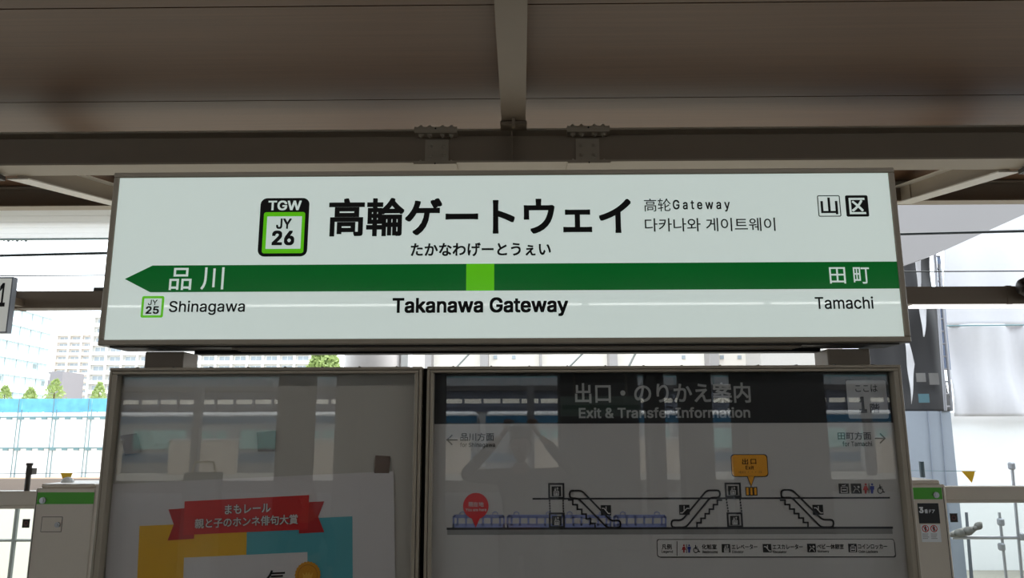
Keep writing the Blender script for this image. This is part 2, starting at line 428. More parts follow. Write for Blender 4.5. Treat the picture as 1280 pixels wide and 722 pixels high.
# ------------------------------------------------------------------ poster cases
YB = 2.90
ZBOT = .62
def case(name, label, ol, orr, oty, il, ir, ity):
    x0, x1 = U(ol[0], ol[1], YB).x, U(orr[0], orr[1], YB).x; z1 = U((ol[0]+orr[0])/2, oty, YB).z
    a0, a1 = U(il[0], il[1], YB).x, U(ir[0], ir[1], YB).x; zz = U((ol[0]+orr[0])/2, ity, YB).z
    t = thing(name, label, 'poster case', ((x0+x1)/2, YB+.03, ZBOT))
    g = .012
    for nm, bx in (('outer_rail', (x0, x1, z1-g, z1)), ('outer_rail', (x0, x1, ZBOT, ZBOT+g)), ('outer_stile', (x0, x0+g, ZBOT+g, z1-g)), ('outer_stile', (x1-g, x1, ZBOT+g, z1-g))):
        B(bx[0], bx[1], YB+.004, YB+.058, bx[2], bx[3], nm, FRAME, t, .002)
    h = .002
    for nm, bx in (('door_rail', (x0+g+h, x1-g-h, zz, z1-g-h)), ('door_rail', (x0+g+h, x1-g-h, ZBOT+g+h, ZBOT+.04)), ('door_stile', (x0+g+h, a0, ZBOT+.04, zz)), ('door_stile', (a1, x1-g-h, ZBOT+.04, zz))):
        B(bx[0], bx[1], YB, YB+.045, bx[2], bx[3], nm, FRAME, t, .002)
    B(x0+g, x1-g, YB+.052, YB+.058, ZBOT+g, z1-g, 'back_board', SHEET, t)
    B(a0-.003, a1+.003, GY-.001, GY+.003, ZBOT+.03, zz+.003, 'glass_pane', CGLASS, t)
    for k in range(12 if a1-a0 > 1.4 else 8):
        xx = x0+.1+k*(x1-x0-.2)/(11 if a1-a0 > 1.4 else 7); B(xx-.003, xx+.003, YB+.01, YB+.03, z1, z1+.003, 'rivet', FRAMED, t)
    return t, a0, a1, zz, z1
cl, la0, la1, lz, lz1 = case('poster_case', 'left glazed aluminium poster case holding the tilted campaign poster', (124, 590), (524.9, 590), 458.7, (135, 590), (515.8, 590), 467)
cr_, ra0, ra1, rz, rz1 = case('map_case', 'right glazed aluminium case holding the station guide map', (531.4, 590), (1140, 590), 456.6, (540.2, 590), (1129.5, 590), 464.5)
tag(B(U(524.9, 590, YB+.06).x-.01, U(531.4, 590, YB+.06).x+.01, YB+.059, YB+.061, ZBOT, lz1-.002, 'joint_strip', BLACK), 'black joint strip between the two display cases', 'strip')
# ---- campaign poster in the left case
YQ = GY+.016
RED = mat('red poster ink', (196, 26, 24), .6); PY = mat('yellow poster ink', (222, 168, 20), .6); TEAL = mat('teal poster ink', (82, 160, 168), .6)
GOLD = mat('gold poster ink', (206, 140, 22), .6); DGOLD = mat('dark gold poster ink', (160, 100, 20), .6)
LTXT = mat('light poster lettering', (215, 205, 200), .6)
pz0 = ZBOT+.06
def PX(*p): return [xz(a, b, YQ) for a, b in p]
poster = thing('campaign_poster', 'tilted white campaign poster with red ribbon banner in the left case', 'poster', (U(310, 700, YQ).x, YQ, pz0))
tl, tr_ = U(134, 605, YQ), U(492, 588.6, YQ); rot = math.atan2(tr_.z-tl.z, tr_.x-tl.x)
e1 = Vector((math.cos(rot), 0, math.sin(rot))); e2 = Vector((math.sin(rot), 0, -math.cos(rot)))
def loc_rect(o, w_, h_, Y, nm, m, t=.0006):
    q = [o, o+e1*w_, o+e1*w_+e2*h_, o+e2*h_]; return MB().prism([(v.x, v.z) for v in q], Y-t, Y).obj(nm, m, poster)
wd = (tr_-tl).length
loc_rect(tl+e1*.012, wd-.012, .92, YQ, 'paper_sheet', PAPER)
y1 = YQ-.0012; o = U(174.7, 657, YQ); r_ = U(309, 650.5, YQ); q = U(440.6, 643.9, YQ)
wy = (r_-o).length; wt = (q-r_).length
loc_rect(o, wy, .62, y1, 'yellow_field', PY); loc_rect(o+e1*wy, wt, .62, y1, 'teal_field', TEAL)
o = U(230.4, 696.5, YQ); q = U(384.5, 688.9, YQ); loc_rect(o, (q-o).length, .45, y1-.0008, 'white_field', PAPER)
y2 = y1-.0016
MB().prism(PX((231.4, 634.8), (210.9, 636.3), (217.6, 655), (209.8, 675), (242.9, 672.8), (243.2, 660)), y2, y2+.0005).obj('ribbon_tail', mat('deep red ink', (176, 22, 22), .6), poster)
MB().prism(PX((386.7, 627), (405.5, 626.2), (398, 645.4), (405.5, 664.6), (373.9, 666.4), (373.9, 655)), y2, y2+.0005).obj('ribbon_tail', mat('deep red ink', (176, 22, 22), .6), poster)
MB().prism(PX((231.4, 626.2), (386.7, 618.3), (385, 661.1), (243.2, 667.5), (229.5, 668)), y2-.0008, y2-.0003).obj('ribbon_band', RED, poster)
for mm, bd, dy in ((mat('ribbon text shadow', (50, 10, 10), .6), .055, .0014), (LTXT, .018, .0024)):
    text('まもレール', (281.3, 629.4, 338.3, 641.2), y2-dy, mm, poster, bold=bd, rot=rot)
    text('親と子のホンネ俳句大賞', (243.8, 645.2, 372.4, 657.5), y2-dy, mm, poster, bold=bd, rot=rot)
text('気', (333, 712, 357, 737), y2-.001, INK, poster, 'brush_lettering', bold=.012, rot=rot)
mc = U(385, 718, YQ); mr = 15.2/320
sc = [(mc.x+(mr*(1+.035*math.cos(24*a)))*math.cos(a), mc.z+(mr*(1+.035*math.cos(24*a)))*math.sin(a)) for a in [2*PI*i/96 for i in range(96)]]
md = MB().prism(sc, y2-.0022, y2-.0016).obj('gold_medal', GOLD, poster)
c1 = [(mc.x+mr*.78*math.cos(a), mc.z+mr*.78*math.sin(a)) for a in [2*PI*i/40 for i in range(40)]]
c2 = [(mc.x+mr*.74*math.cos(a), mc.z+mr*.74*math.sin(a)) for a in [2*PI*i/40 for i in range(40)]]
MB().ring(c1, c2, y2-.0027, y2-.0023).obj('medal_ring', DGOLD, md)
k = mr*.42
cw = [(-1, .45), (-.5, -.02), (-.25, .6), (0, 0.05), (.25, .6), (.5, -.02), (1, .45), (.75, -.7), (-.75, -.7)]
MB().prism([(mc.x+a*k, mc.z+b*k) for a, b in cw], y2-.0027, y2-.0023).obj('medal_crown', mat('light gold', (226, 170, 60), .6), md)
TAPE = mat('brown adhesive tape', (112, 92, 82), .35, var=.12, scale=25)
for q, lb in (((152, 541, 163.5, 568.5, .1), 'strip of brown tape on the left of the case, upper left'), ((320.5, 537.5, 344, 563.8, 0), 'reddish brown tape square near the middle of the left case'), ((468, 568.6, 487.5, 590, -.03), 'grey-brown tape holding the top right corner of the poster')):
    pass
for (p, lb) in ((((151, 544), (171.5, 541), (177, 564), (156.5, 569)), 'strip of brown tape stuck at the upper left of the left case'),
                (((321, 540), (345, 538), (343.5, 563.5), (322.5, 564)), 'square of brown tape stuck near the middle of the left case'),
                (((469.5, 568.8), (488, 569.8), (486.5, 591), (468, 591)), 'grey-brown tape holding the top right corner of the campaign poster')):
    tag(MB().prism(PX(*p), YQ-.002, YQ-.0016).obj('adhesive_tape', TAPE), lb, 'tape')

# ---- station guide map in the right case
gm = thing('station_guide_map', 'grey guide map with black header, escalators and red location pin', 'map', ((ra0+ra1)/2, YQ, pz0))
MAPG = mat('map sheet grey', (196, 190, 186), .65, var=.015)
B(ra0-.004, ra1+.004, YQ-.0005, YQ, pz0, rz+.004, 'map_sheet', MAPG, gm)
HB = mat('header black', (22, 21, 22), .5)
hz = U(835, 528.8, YQ).z
B(ra0-.004, ra1+.004, YQ-.0012, YQ-.0006, hz, rz+.004, 'header_band', HB, gm)
a_ = YQ-.0018; b_ = a_-.0007; c_ = b_-.0007
HG = mat('header lettering grey', (168, 165, 162), .6); DK = mat('map dark line', (44, 42, 46), .6); GR = mat('map mid grey', (140, 137, 134), .6)
text('出口・のりかえ案内', (718.7, 478, 938, 503.5), a_, HG, gm, bold=.018)
text('Exit & Transfer Information', (723.5, 508.8, 937.5, 522.2), a_, HG, gm, bold=.009)
R((1059, 475, 1109, 523), a_, 'floor_badge', mat('badge light grey', (176, 173, 170), .6), gm, rad=.008)
text('ここは', (1069, 480.5, 1096.7, 489.6), b_, HB, gm, bold=.008)
text('1', (1073.5, 495.5, 1083, 515.8), b_, HB, gm, bold=.03)
text('階', (1087.5, 504, 1099.4, 515.8), b_, HB, gm, bold=.015)
text('品川方面', (575.5, 540.7, 617.5, 550.9), a_, INK, gm, bold=.012)
text('for Shinagawa', (575, 552.8, 618.8, 559.7), a_, INK, gm)
text('田町方面', (1047, 539.5, 1088.8, 549.3), a_, INK, gm, bold=.012)
text('for Tamachi', (1053, 551.3, 1090, 557.4), a_, INK, gm)
PXB = 2.95/F
def X(*p): return [xz(a, b, YQ) for a, b in p]
strokes(stroke(X((558.5, 549.5), (571.5, 549.5)), 1.6*PXB)+stroke(X((565, 543.7), (559, 549.5), (565, 555.3)), 1.6*PXB), a_, 'direction_arrow', INK, gm)
strokes(stroke(X((1094, 547.5), (1105.5, 547.5)), 1.6*PXB)+stroke(X((1100, 541.8), (1105.8, 547.5), (1100, 553.3)), 1.6*PXB), a_, 'direction_arrow', INK, gm)
# lines of the two floors
strokes(stroke(X((666.3, 623), (1111.4, 621.7)), 2.0*PXB), a_, 'floor_line', DK, gm)
strokes(stroke(X((559.3, 660.4), (1115, 659)), 2.5*PXB), a_, 'floor_line', DK, gm)
q = X((559.3, 661), (1115, 659.7), (1115.6, 666.8), (559, 668)); MB().prism(q, a_, a_+.0004).obj('ground_band', GR, gm)
# printed blue train
TB = mat('map train blue', (140, 148, 196), .6)
for c0, c1 in ((566, 631), (633.5, 698), (700, 764), (766.5, 833)):
    ls = stroke(X((c0+1, 659), (c0+1, 646), (c0+3, 644), (c1-3, 644), (c1-1, 646), (c1-1, 659)), 2.2*PXB)
    ls += stroke(X((c0+2, 656.5), (c1-2, 656.5)), 4.5*PXB)+stroke(X((c0+2, 646), (c1-2, 646)), 2*PXB)
    for k in range(6):
        xx = c0+6+k*(c1-c0-12)/5; ls += stroke(X((xx, 646), (xx, 656)), 2.2*PXB)
    for xx in (c0+12, c1-12): ls += stroke(X((xx-3, 643.5), (xx-3, 640.5), (xx, 639), (xx+3, 640.5), (xx+3, 643.5)), .9*PXB)
    strokes(ls, a_+.0003, 'train_pictogram', TB, gm)
# pin
PR = mat('map pin red', (214, 14, 24), .6)
pc = U(594.8, 632, YQ); pr = 15.3*PXB
tip = xz(594.8, 659, YQ); aa = math.radians(18)
arc = [(pc.x+pr*math.cos(t_), pc.z+pr*math.sin(t_)) for t_ in [(-PI/2+aa)+(2*PI-2*aa)*i/40 for i in range(41)]]
MB().prism([tip]+arc, b_, b_+.0005).obj('location_pin', PR, gm)
MW = mat('map white print', (214, 208, 205), .6)
text('現在地', (585.3, 626.8, 604.6, 633.2), c_, MW, gm, bold=.01)
text('You are here', (582, 634.8, 608, 638.6), c_, MW, gm)
# exit balloon
OR = mat('map orange', (236, 160, 28), .6)
def bal(g, Y, nm, m):
    x0, x1, z0, z1 = rect(914.8-g, 568.3-g, 959+g, 594.8+g, Y); MB().prism(rr(x0, x1, z0, z1, 4*PXB), Y, Y+.0005).obj(nm, m, gm)
    MB().prism(X((934-g*1.3, 594), (942.8+g*1.3, 594), (938.8, 607.2+g*1.5)), Y, Y+.0005).obj(nm, m, gm)
bal(.9, a_, 'balloon_outline', HB); bal(0, b_, 'exit_balloon', OR)
text('出', (927.6, 572.7, 935, 580.2), c_, INK, gm, bold=.008); text('口', (938.2, 573.4, 945.2, 579.8), c_, INK, gm, bold=.008)
text('Exit', (932, 581.6, 942.2, 586.4), c_, INK, gm)
text('出口 ・・・ 口', (923.5, 588, 952, 591.3), c_, mat('faint brown print', (120, 84, 30), .6), gm)
for k in range(3):
    R((932+k*5, 608.3, 936.6+k*5, 619.2), a_, 'gate_outline', HB, gm); R((932.9+k*5, 609.3, 935.7+k*5, 618.2), b_, 'gate_bar', OR, gm)
# elevators
def elev_icon(px, sc_=1):
    x0, y0, x1, y1 = px; w_ = x1-x0; h_ = y1-y0; P_ = lambda u, v: (x0+u*w_, y0+v*h_)
    ls = stroke(X(P_(.25, .5), P_(.25, .9), P_(.75, .9), P_(.75, .5), P_(.25, .5)), .7*PXB*sc_)
    for u in (.38, .5, .62): ls += stroke(X(P_(u, .62), P_(u, .85)), .8*PXB*sc_)
    ls += stroke(X(P_(.38, .15), P_(.38, .4)), .6*PXB*sc_)+stroke(X(P_(.3, .32), P_(.38, .42), P_(.46, .32)), .6*PXB*sc_)
    ls += stroke(X(P_(.62, .12), P_(.62, .4)), .6*PXB*sc_)+stroke(X(P_(.54, .22), P_(.62, .12), P_(.7, .22)), .6*PXB*sc_)
    return ls
def icon(px, kind):
    R(px, b_, 'icon_square', HB, gm, .0004)
    x0, y0, x1, y1 = px; w_ = x1-x0; h_ = y1-y0; P_ = lambda u, v: (x0+u*w_, y0+v*h_); lw = .75*PXB
    if kind == 'elevator': ls = elev_icon(px)
    elif kind == 'down': ls = stroke(X(P_(.12, .3), P_(.3, .3), P_(.72, .8), P_(.9, .8)), 1.1*PXB)+stroke(X(P_(.5, .15), P_(.5, .45)), 1.0*PXB)
    elif kind == 'up': ls = stroke(X(P_(.12, .8), P_(.3, .8), P_(.72, .35), P_(.9, .35)), 1.1*PXB)+stroke(X(P_(.45, .12), P_(.45, .5)), 1.0*PXB)
    elif kind == 'locker': ls = stroke(X(P_(.2, .35), P_(.8, .35), P_(.8, .88), P_(.2, .88), P_(.2, .35)), lw)+stroke(X(P_(.35, .62), P_(.65, .62)), 1.6*PXB)+stroke(X(P_(.3, .2), P_(.55, .2), P_(.6, .12)), lw)
    else: ls = stroke(X(P_(.2, .85), P_(.35, .55), P_(.6, .55), P_(.8, .85)), lw)+stroke(X(P_(.65, .3), P_(.72, .36)), 2*PXB)+stroke(X(P_(.25, .25), P_(.4, .4)), lw)
    strokes(ls, c_, 'icon_mark', MW, gm)
for up, lo in (((685.3, 603.3, 705.5, 623), (686, 640.2, 706, 659.5)), ((906, 602.8, 926.3, 621.5), (908.6, 640, 928.5, 658.8))):
    for p in (up, lo):
        rring(p, a_, .001, 2.2*PXB, 'elevator_frame', DK, gm)
        icon((p[0]+4.2, p[1]+4.2, p[2]-4.2, p[3]-3), 'elevator')
    ls = []
    for u0, u1 in ((up[0]+1.6, lo[0]+1.6), (up[2]-1.6, lo[2]-1.6)):
        for k in range(5):
            v = (k+.5)/5; x_ = u0+(u1-u0)*v; y_ = up[3]+1+(lo[1]-up[3]-1)*v; ls += stroke(X((x_, y_-.8), (x_, y_+.5)), 1.7*PXB)
    strokes(ls, a_, 'dotted_shaft', DK, gm)
# escalators: points measured in two enlargements
def E1(x, y): return (520+x/4, 580+y/4)
def E2(x, y): return (820+x/3.765, 580+y/3.765)
def smooth_loop(p):
    out = []
    n = len(p)
    for i in range(n):
        a = Vector(p[i-1]); b = Vector(p[i]); c = Vector(p[(i+1) % n]); u = (a-b); v = (c-b)
        r = min(4.0, u.length*.45, v.length*.45); s_ = b+u.normalized()*r; e_ = b+v.normalized()*r
        for k in range(4):
            t_ = k/3; out.append(tuple(s_*(1-t_)**2+b*2*t_*(1-t_)+e_*t_**2))
    return out
def escalator(loop, st, nst):
    strokes(stroke(X(*smooth_loop(loop)), 2.0*PXB, True), b_, 'escalator_outline', DK, gm)
    (xa, ya), (xb, yb) = st; p = [(xa, ya)]
    for k in range(nst):
        u = (k+.0)/nst; x_ = xa+(xb-xa)*(k+1)/nst; p += [(xa+(xb-xa)*k/nst, ya+(yb-ya)*(k+1)/nst)] if False else [(x_, ya+(yb-ya)*k/nst), (x_, ya+(yb-ya)*(k+1)/nst)]
    strokes(stroke(X(*p), 1.9*PXB), b_, 'stair_steps', DK, gm)
escalator([E1(768, 131), E1(828, 131), E1(975, 282), E1(1022, 280), E1(1022, 316), E1(955, 316), E1(812, 170), E1(768, 168)], (E1(762, 178), E1(895, 318)), 6)
escalator([E2(300, 122), E2(238, 122), E2(122, 262), E2(72, 262), E2(72, 296), E2(140, 296), E2(254, 156), E2(300, 156)], (E2(308, 168), E2(192, 296)), 6)
escalator([E2(588, 120), E2(640, 120), E2(782, 260), E2(834, 260), E2(834, 295), E2(775, 295), E2(638, 155), E2(588, 157)], (E2(585, 168), E2(714, 294)), 6)
icon((751, 631, 763.8, 643.8), 'down'); icon((849, 630.5, 862, 643), 'up'); icon((1015.8, 630.5, 1029, 643), 'down')
icon((1048.4, 604, 1061.2, 616.6), 'locker'); icon((1063.8, 604, 1076.8, 616.6), 'nursery')
MR_ = mat('map figure red', (176, 40, 44), .6); MBL = mat('map figure blue', (48, 62, 150), .6)
def figure(cx, y0, y1, m, skirt):
    h = y1-y0; c = U(cx, y0+.12*h, YQ); r = .1*h*PXB
    mb = MB().prism([(c.x+r*math.cos(a), c.z+r*math.sin(a)) for a in [2*PI*i/12 for i in range(12)]], a_-.0005, a_)
    if skirt: pp = ((-.12, .27), (.12, .27), (.26, .66), (.1, .66), (.08, 1), (-.08, 1), (-.1, .66), (-.26, .66))
    else: pp = ((-.2, .27), (.2, .27), (.2, .62), (.12, .62), (.1, 1), (-.1, 1), (-.12, .62), (-.2, .62))
    mb.prism(X(*[(cx+u*h, y0+v*h) for u, v in pp]), a_-.0005, a_); mb.obj('restroom_figure', m, gm)
def wheel(x0, y0, x1, y1):
    w_ = x1-x0; h_ = y1-y0; P_ = lambda u, v: (x0+u*w_, y0+v*h_)
    cir = [P_(.4+.32*math.cos(t_), .68+.3*math.sin(t_)) for t_ in [math.radians(-80)-math.radians(i*20) for i in range(14)]]
    strokes(stroke(X(*cir), .9*PXB)+stroke(X(P_(.35, .12), P_(.38, .52), P_(.68, .55), P_(.82, .88), P_(.95, .85)), 1.0*PXB)+stroke(X(P_(.38, .33), P_(.62, .35)), .9*PXB), a_, 'wheelchair_pictogram', HB, gm)
figure(1081.8, 603.5, 616.5, MR_, True); figure(1089.8, 603.5, 616.5, MBL, False); wheel(1096, 604, 1106, 616.5)
strokes(stroke(X((1085.8, 604), (1085.8, 616)), .8*PXB), a_, 'divider', HB, gm)
# legend
for g, dx, m_, yy in ((0, 1.6, mat('legend shadow ink', (92, 88, 86), .6), a_+.0003), (.7, 0, HB, a_), (0, 0, mat('legend sheet', (206, 200, 196), .6), b_)):
    x0, x1, z0, z1 = rect(821.8-g+dx, 674-g+dx, 1117.6+g+dx, 695+g+dx, YQ)
    MB().prism(rr(x0, x1, z0, z1, 2.6*PXB), yy, yy+.0004).obj('legend_box', m_, gm)
text('凡例', (827, 679.5, 839.4, 686.4), c_, INK, gm, bold=.014); text('Legend', (827, 687.4, 841, 691.3), c_, INK, gm)
strokes(stroke(X((846, 676), (846, 694)), .6*PXB), c_, 'divider', INK, gm)
_a = a_; a_ = c_
figure(854.6, 679.8, 690.2, MR_, True); figure(861.2, 679.8, 690.2, MBL, False); wheel(866, 679.8, 875, 690.4)
strokes(stroke(X((857.9, 680), (857.9, 690.5)), .7*PXB), c_, 'divider', HB, gm)
a_ = _a
_b, _c = b_, c_; b_, c_ = c_, c_-.0007
for px, kd in (((902.3, 679.6, 912.9, 690.2), 'elevator'), ((953.6, 679.5, 964.2, 690), 'down'), ((1009.1, 679.2, 1019.8, 689.8), 'nursery'), ((1060.4, 679.2, 1071, 689.8), 'locker')): icon(px, kd)
b_, c_ = _b, _c
for s_, xa, xb, e_, xe in (('化粧室', 877.3, 895.8, 'Restrooms', 897), ('エレベーター', 914.5, 946.8, 'Elevator', 929.5), ('エスカレーター', 965.7, 1003.4, 'Escalator', 983.2), ('ベビー休憩室', 1021, 1054.6, 'Nursery', 1036.3), ('コインロッカー', 1072.4, 1108.8, 'Coin Lockers', 1097)):
    dy = -.35 if xa > 1000 else 0
    text(s_, (xa, 679.7+dy, xb, 686.2+dy), c_, INK, gm, bold=.014); text(e_, (xa+.8, 687.6+dy, xe, 691+dy), c_, INK, gm)

# ------------------------------------------------------------------ platform screen gates
YGF = 5.9
def gate_side(side):
    left = side == 'left'
    g = thing('platform_gate_box', 'cream gate machine with green stripe and lock hatch, left of the cases' if left else 'cream gate machine with green stripe and black door number plate, right of the cases', 'gate', (0, YGF+.25, 0))
    if left:
        x0 = U(45.5, 605.7, YGF).x; x1 = U(119, 612, YGF).x; zt_ = U(80, 604.8, YGF).z
    else:
        x0 = U(1100, 600, YGF).x; x1 = U(1180.5, 601, YGF).x; zt_ = U(1150, 600.2, YGF).z
    Yk = YGF+.5; xr0 = x0 + (.06 if left else 0)
    mb = MB(); mb.box(x0, x1, YGF, Yk, 0, zt_-.03)
    mb.obj('cabinet', GWHITE, g, .006)
    B(x0+.02, x1-.02, YGF+.025, Yk-.02, zt_-.03, zt_, 'top_cover', GWHITE, g, .008)
    if left: B(x1-.0, x1+.9, YGF+.003, Yk, 0, zt_-.002, 'side_cabinet', GWHITE, g, .005)
    else: B(x0-.6, x0, YGF+.003, Yk, 0, zt_-.002, 'side_cabinet', GWHITE, g, .005)
    Yq = YGF-.001
    if left:
        R((46.5, 615, 117.5, 629.6), Yq, 'green_stripe', GSTRIPE, g, .001)
        c = U(54, 625, Yq); MB().tube((c.x, Yq, c.z), (c.x, Yq-.012, c.z), .024, 16).tube((c.x, Yq-.012, c.z), (c.x, Yq-.018, c.z), .012, 12).obj('stripe_lock', CHROME, g)
        rring((51.5, 645.4, 77.6, 664.6), Yq, .004, .004, 'hatch_outline', FRAMED, g)
        R((52.2, 646.1, 76.9, 663.9), Yq, 'hatch', GWHITE, g, .0015)
        c = U(72.3, 655.4, Yq); MB().tube((c.x, Yq, c.z), (c.x, Yq-.012, c.z), .02, 16).tube((c.x, Yq-.012, c.z), (c.x, Yq-.017, c.z), .009, 8).obj('hatch_lock', CHROME, g)
        B(x0+.012, x0+.016, Yq-.001, Yq, .05, zt_-.05, 'panel_joint', FRAMED, g)
    else:
        R((1140, 609, 1177.5, 623.6), Yq, 'green_stripe', GSTRIPE, g, .001)
        c = U(1169.6, 618.2, Yq); MB().tube((c.x, Yq, c.z), (c.x, Yq-.012, c.z), .022, 16).tube((c.x, Yq-.012, c.z), (c.x, Yq-.018, c.z), .011, 12).obj('stripe_lock', CHROME, g)
        R((1147.8, 628.6, 1174, 653.8), Yq, 'door_number_plate', HB, g, .0015)
        text('3', (1148.7, 633.2, 1154.2, 641), Yq-.002, WHITE, g, bold=.03); text('番ドア', (1155.5, 636, 1168.6, 641.2), Yq-.002, WHITE, g, bold=.02)
        n = R((1151.5, 655.3, 1175.8, 677), Yq, 'safety_notice', WHITE, g, .0015)
        for cx in (1156.6, 1167.2):
            c = U(cx, 660.3, Yq); r = .026
            a1 = [(c.x+r*math.cos(t_), c.z+r*math.sin(t_)) for t_ in [2*PI*i/24 for i in range(24)]]; a2 = [(c.x+r*.78*math.cos(t_), c.z+r*.78*math.sin(t_)) for t_ in [2*PI*i/24 for i in range(24)]]
            MB().ring(a1, a2, Yq-.0025, Yq-.002).obj('prohibition_ring', RED, n)
            strokes(stroke([(c.x-.016, c.z+.016), (c.x+.016, c.z-.016)], .005), Yq-.0022, 'prohibition_bar', RED, n)
            strokes(stroke([(c.x, c.z+.015), (c.x, c.z-.015)], .009)+stroke([(c.x-.01, c.z-.003), (c.x+.01, c.z+.006)], .005), Yq-.0017, 'notice_figure', HB, n)
            for k in range(4):
                w_ = random.uniform(.018, .026); strokes(stroke([(c.x-.026, c.z-.038-k*.011), (c.x-.026+2*w_, c.z-.038-k*.011)], .0035), Yq-.0018, 'notice_line', GR, n)
        B(x1-.022, x1-.018, Yq-.001, Yq, .05, zt_-.05, 'panel_joint', FRAMED, g)
    # sliding door: rail, glass, foot
    d = thing('gate_door', 'cream topped glass gate door at the far %s' % side, 'gate', (0, YGF+.3, 0), 'gate doors')
    Yd = YGF+.2
    if left:
        xa, xb = -6.6, x0-.002; zc1 = U(20, 613.6, Yd).z; zc0 = U(20, 631.5, Yd).z; zc2 = U(20, 636, Yd).z
    else:
        xa, xb = x1+.002, 6.6; zc1 = U(1230, 607.8, Yd).z; zc0 = U(1230, 624.5, Yd).z; zc2 = U(1230, 628.5, Yd).z
    B(xa, xb, Yd, Yd+.1, zc0, zc1, 'top_rail', GWHITE, d, .004)
    B(xa, xb, Yd+.02, Yd+.08, zc2, zc0, 'lower_rail', GWHITE, d)
    B(xa, xb, Yd+.04, Yd+.052, .12, zc2, 'glass_pane', PGLASS, d)
    B(xa, xb, Yd, Yd+.1, .02, .12, 'bottom_rail', GWHITE, d, .004)
    q = (28, 648.3, 37.2, 659.3) if left else (1187.5, 641.2, 1197, 652.3)
    s_ = R(q, Yd+.038, 'warning_sticker', FRAMED, d, .001)
    c = U((q[0]+q[2])/2, (q[1]+q[3])/2, Yd+.036)
    a1 = [(c.x+.018*math.cos(t_), c.z+.018*math.sin(t_)) for t_ in [2*PI*i/16 for i in range(16)]]; a2 = [(c.x+.012*math.cos(t_), c.z+.012*math.sin(t_)) for t_ in [2*PI*i/16 for i in range(16)]]
    MB().ring(a1, a2, Yd+.035, Yd+.0355).obj('sticker_ring', mat('dull red', (110, 60, 60), .6), s_)
    return x0, x1, zt_
glx = gate_side('left'); grx = gate_side('right')
GZ = (U(20, 613.6, YGF+.2).z, grx[2])
# small dome on the left gate, sensor posts
c = U(84.3, 603, YGF+.25)
mb = MB()
for k in range(5):
    a0_, a1_ = k*PI/10, (k+1)*PI/10
    mb.tube((c.x, c.y, glx[2]+.04*math.sin(a0_)), (c.x, c.y, glx[2]+.04*math.sin(a1_)), .048*math.cos(a0_), 16, max(.048*math.cos(a1_), .001))
tag(mb.obj('sensor_dome', WHITE, smooth=True), 'small white dome on top of the left gate machine', 'sensor')
for (px, y0_, y1_, Y, lb) in ((33, 581.5, 616, 6.15, 'dark sensor post standing on the left gate door rail'), (1153.5, 576.5, 596, 6.3, 'grey-blue sensor post on top of the right gate machine')):
    a = U(px, y1_, Y); b = U(px+(-1.2 if px > 1000 else 1.4), y0_, Y); zg = GZ[0] if px < 1000 else GZ[1]
    t = thing('sensor_post', lb, 'post', (a.x, Y, zg), 'sensor posts')
    MB().tube((a.x, Y, zg), (a.x, Y, b.z), .02, 10).obj('post', FRAMED if px < 1000 else mat('blue grey metal', (84, 104, 116), .5), t)
    if px < 1000: B(a.x-.005, a.x+.045, Y-.03, Y+.03, b.z-.07, b.z-.02, 'sensor_head', FRAMED, t); MB().tube((a.x, Y, b.z), (a.x, Y, b.z+.02), .026, 10).obj('cap', FRAMED, t)

# beam carrying lights at head height beyond the sign
Yh = 6.0
h0 = U(640, 382, Yh).z; h1 = U(640, 360.5, Yh).z
t = thing('service_beam', 'brown horizontal service beam running behind the name sign', 'beam', (0, Yh+.07, h0))
B(-10.9, 10.9, Yh, Yh+.14, h0, h1, 'casing', STEELD, t, .004)
for px in (17.5, 1262):
    x = U(px, 370, Yh).x; B(x-.02, x+.02, Yh-.006, Yh+.146, h0-.004, h1+.004, 'joint_cover', STEELD, t)
B(U(1143, 380, Yh).x, 10.5, Yh+.02, Yh+.1, h0-.024, h0-.001, 'line_lamp_cover', mat('service lamp glow', (250, 250, 248), .5, emit=.9), t)
B(U(116, 361, Yh).x, U(131, 361, Yh).x+.3, Yh+.01, Yh+.12, h1, h1+.03, 'junction_box', FRAMED, t)
# loudspeaker / camera at right edge
p = U(1283, 362, Yh-.02)
t = thing('loudspeaker', 'dark rounded loudspeaker on the service beam at the right edge', 'speaker', (p.x, Yh-.1, h0-.02))
mb = MB(); prof = [(-.115, .03), (-.10, .058), (-.05, .082), (.02, .092), (.1, .1), (.16, .1)]
for (a0_, r0_), (a1_, r1_) in zip(prof, prof[1:]): mb.tube((p.x+a0_, Yh-.1, p.z+.01), (p.x+a1_, Yh-.1, p.z+.01), r0_, 20, r1_)
mb.obj('housing', FRAMED, t, smooth=True)
B(p.x+.02, p.x+.06, Yh-.1, Yh-.006, p.z-.04, p.z+.04, 'bracket', FRAMED, t)

# number sign at the left edge
Yn = 5.2
x1 = U(13.2, 380, Yn).x; x0 = x1-.55; z1 = U(5, 346, Yn).z; z0 = U(5, 416, Yn).z
t = thing('number_sign', 'white illuminated number sign cut off by the left edge', 'sign', ((x0+x1)/2, Yn+.08, z0))
MB().ring([(x0, z0), (x1, z0), (x1, z1), (x0, z1)], [(x0+.01, z0+.01), (x1-.01, z0+.01), (x1-.01, z1-.01), (x0+.01, z1-.01)], Yn-.003, Yn+.045).obj('frame', mat('grey sign frame', (120, 124, 132), .4, .3), t)
B(x0+.01, x1-.01, Yn, Yn+.04, z0+.01, z1-.01, 'face', mat('dim sign face', (206, 208, 202), .1, emit=.42, var=.01), t)
text('11', (-12, 353.5, 7.4, 383), Yn-.004, INK, t, bold=.01)
B(x0+.05, x0+.11, Yn+.045, Yh, h0+.01, h0+.07, 'arm', STEELD, t)

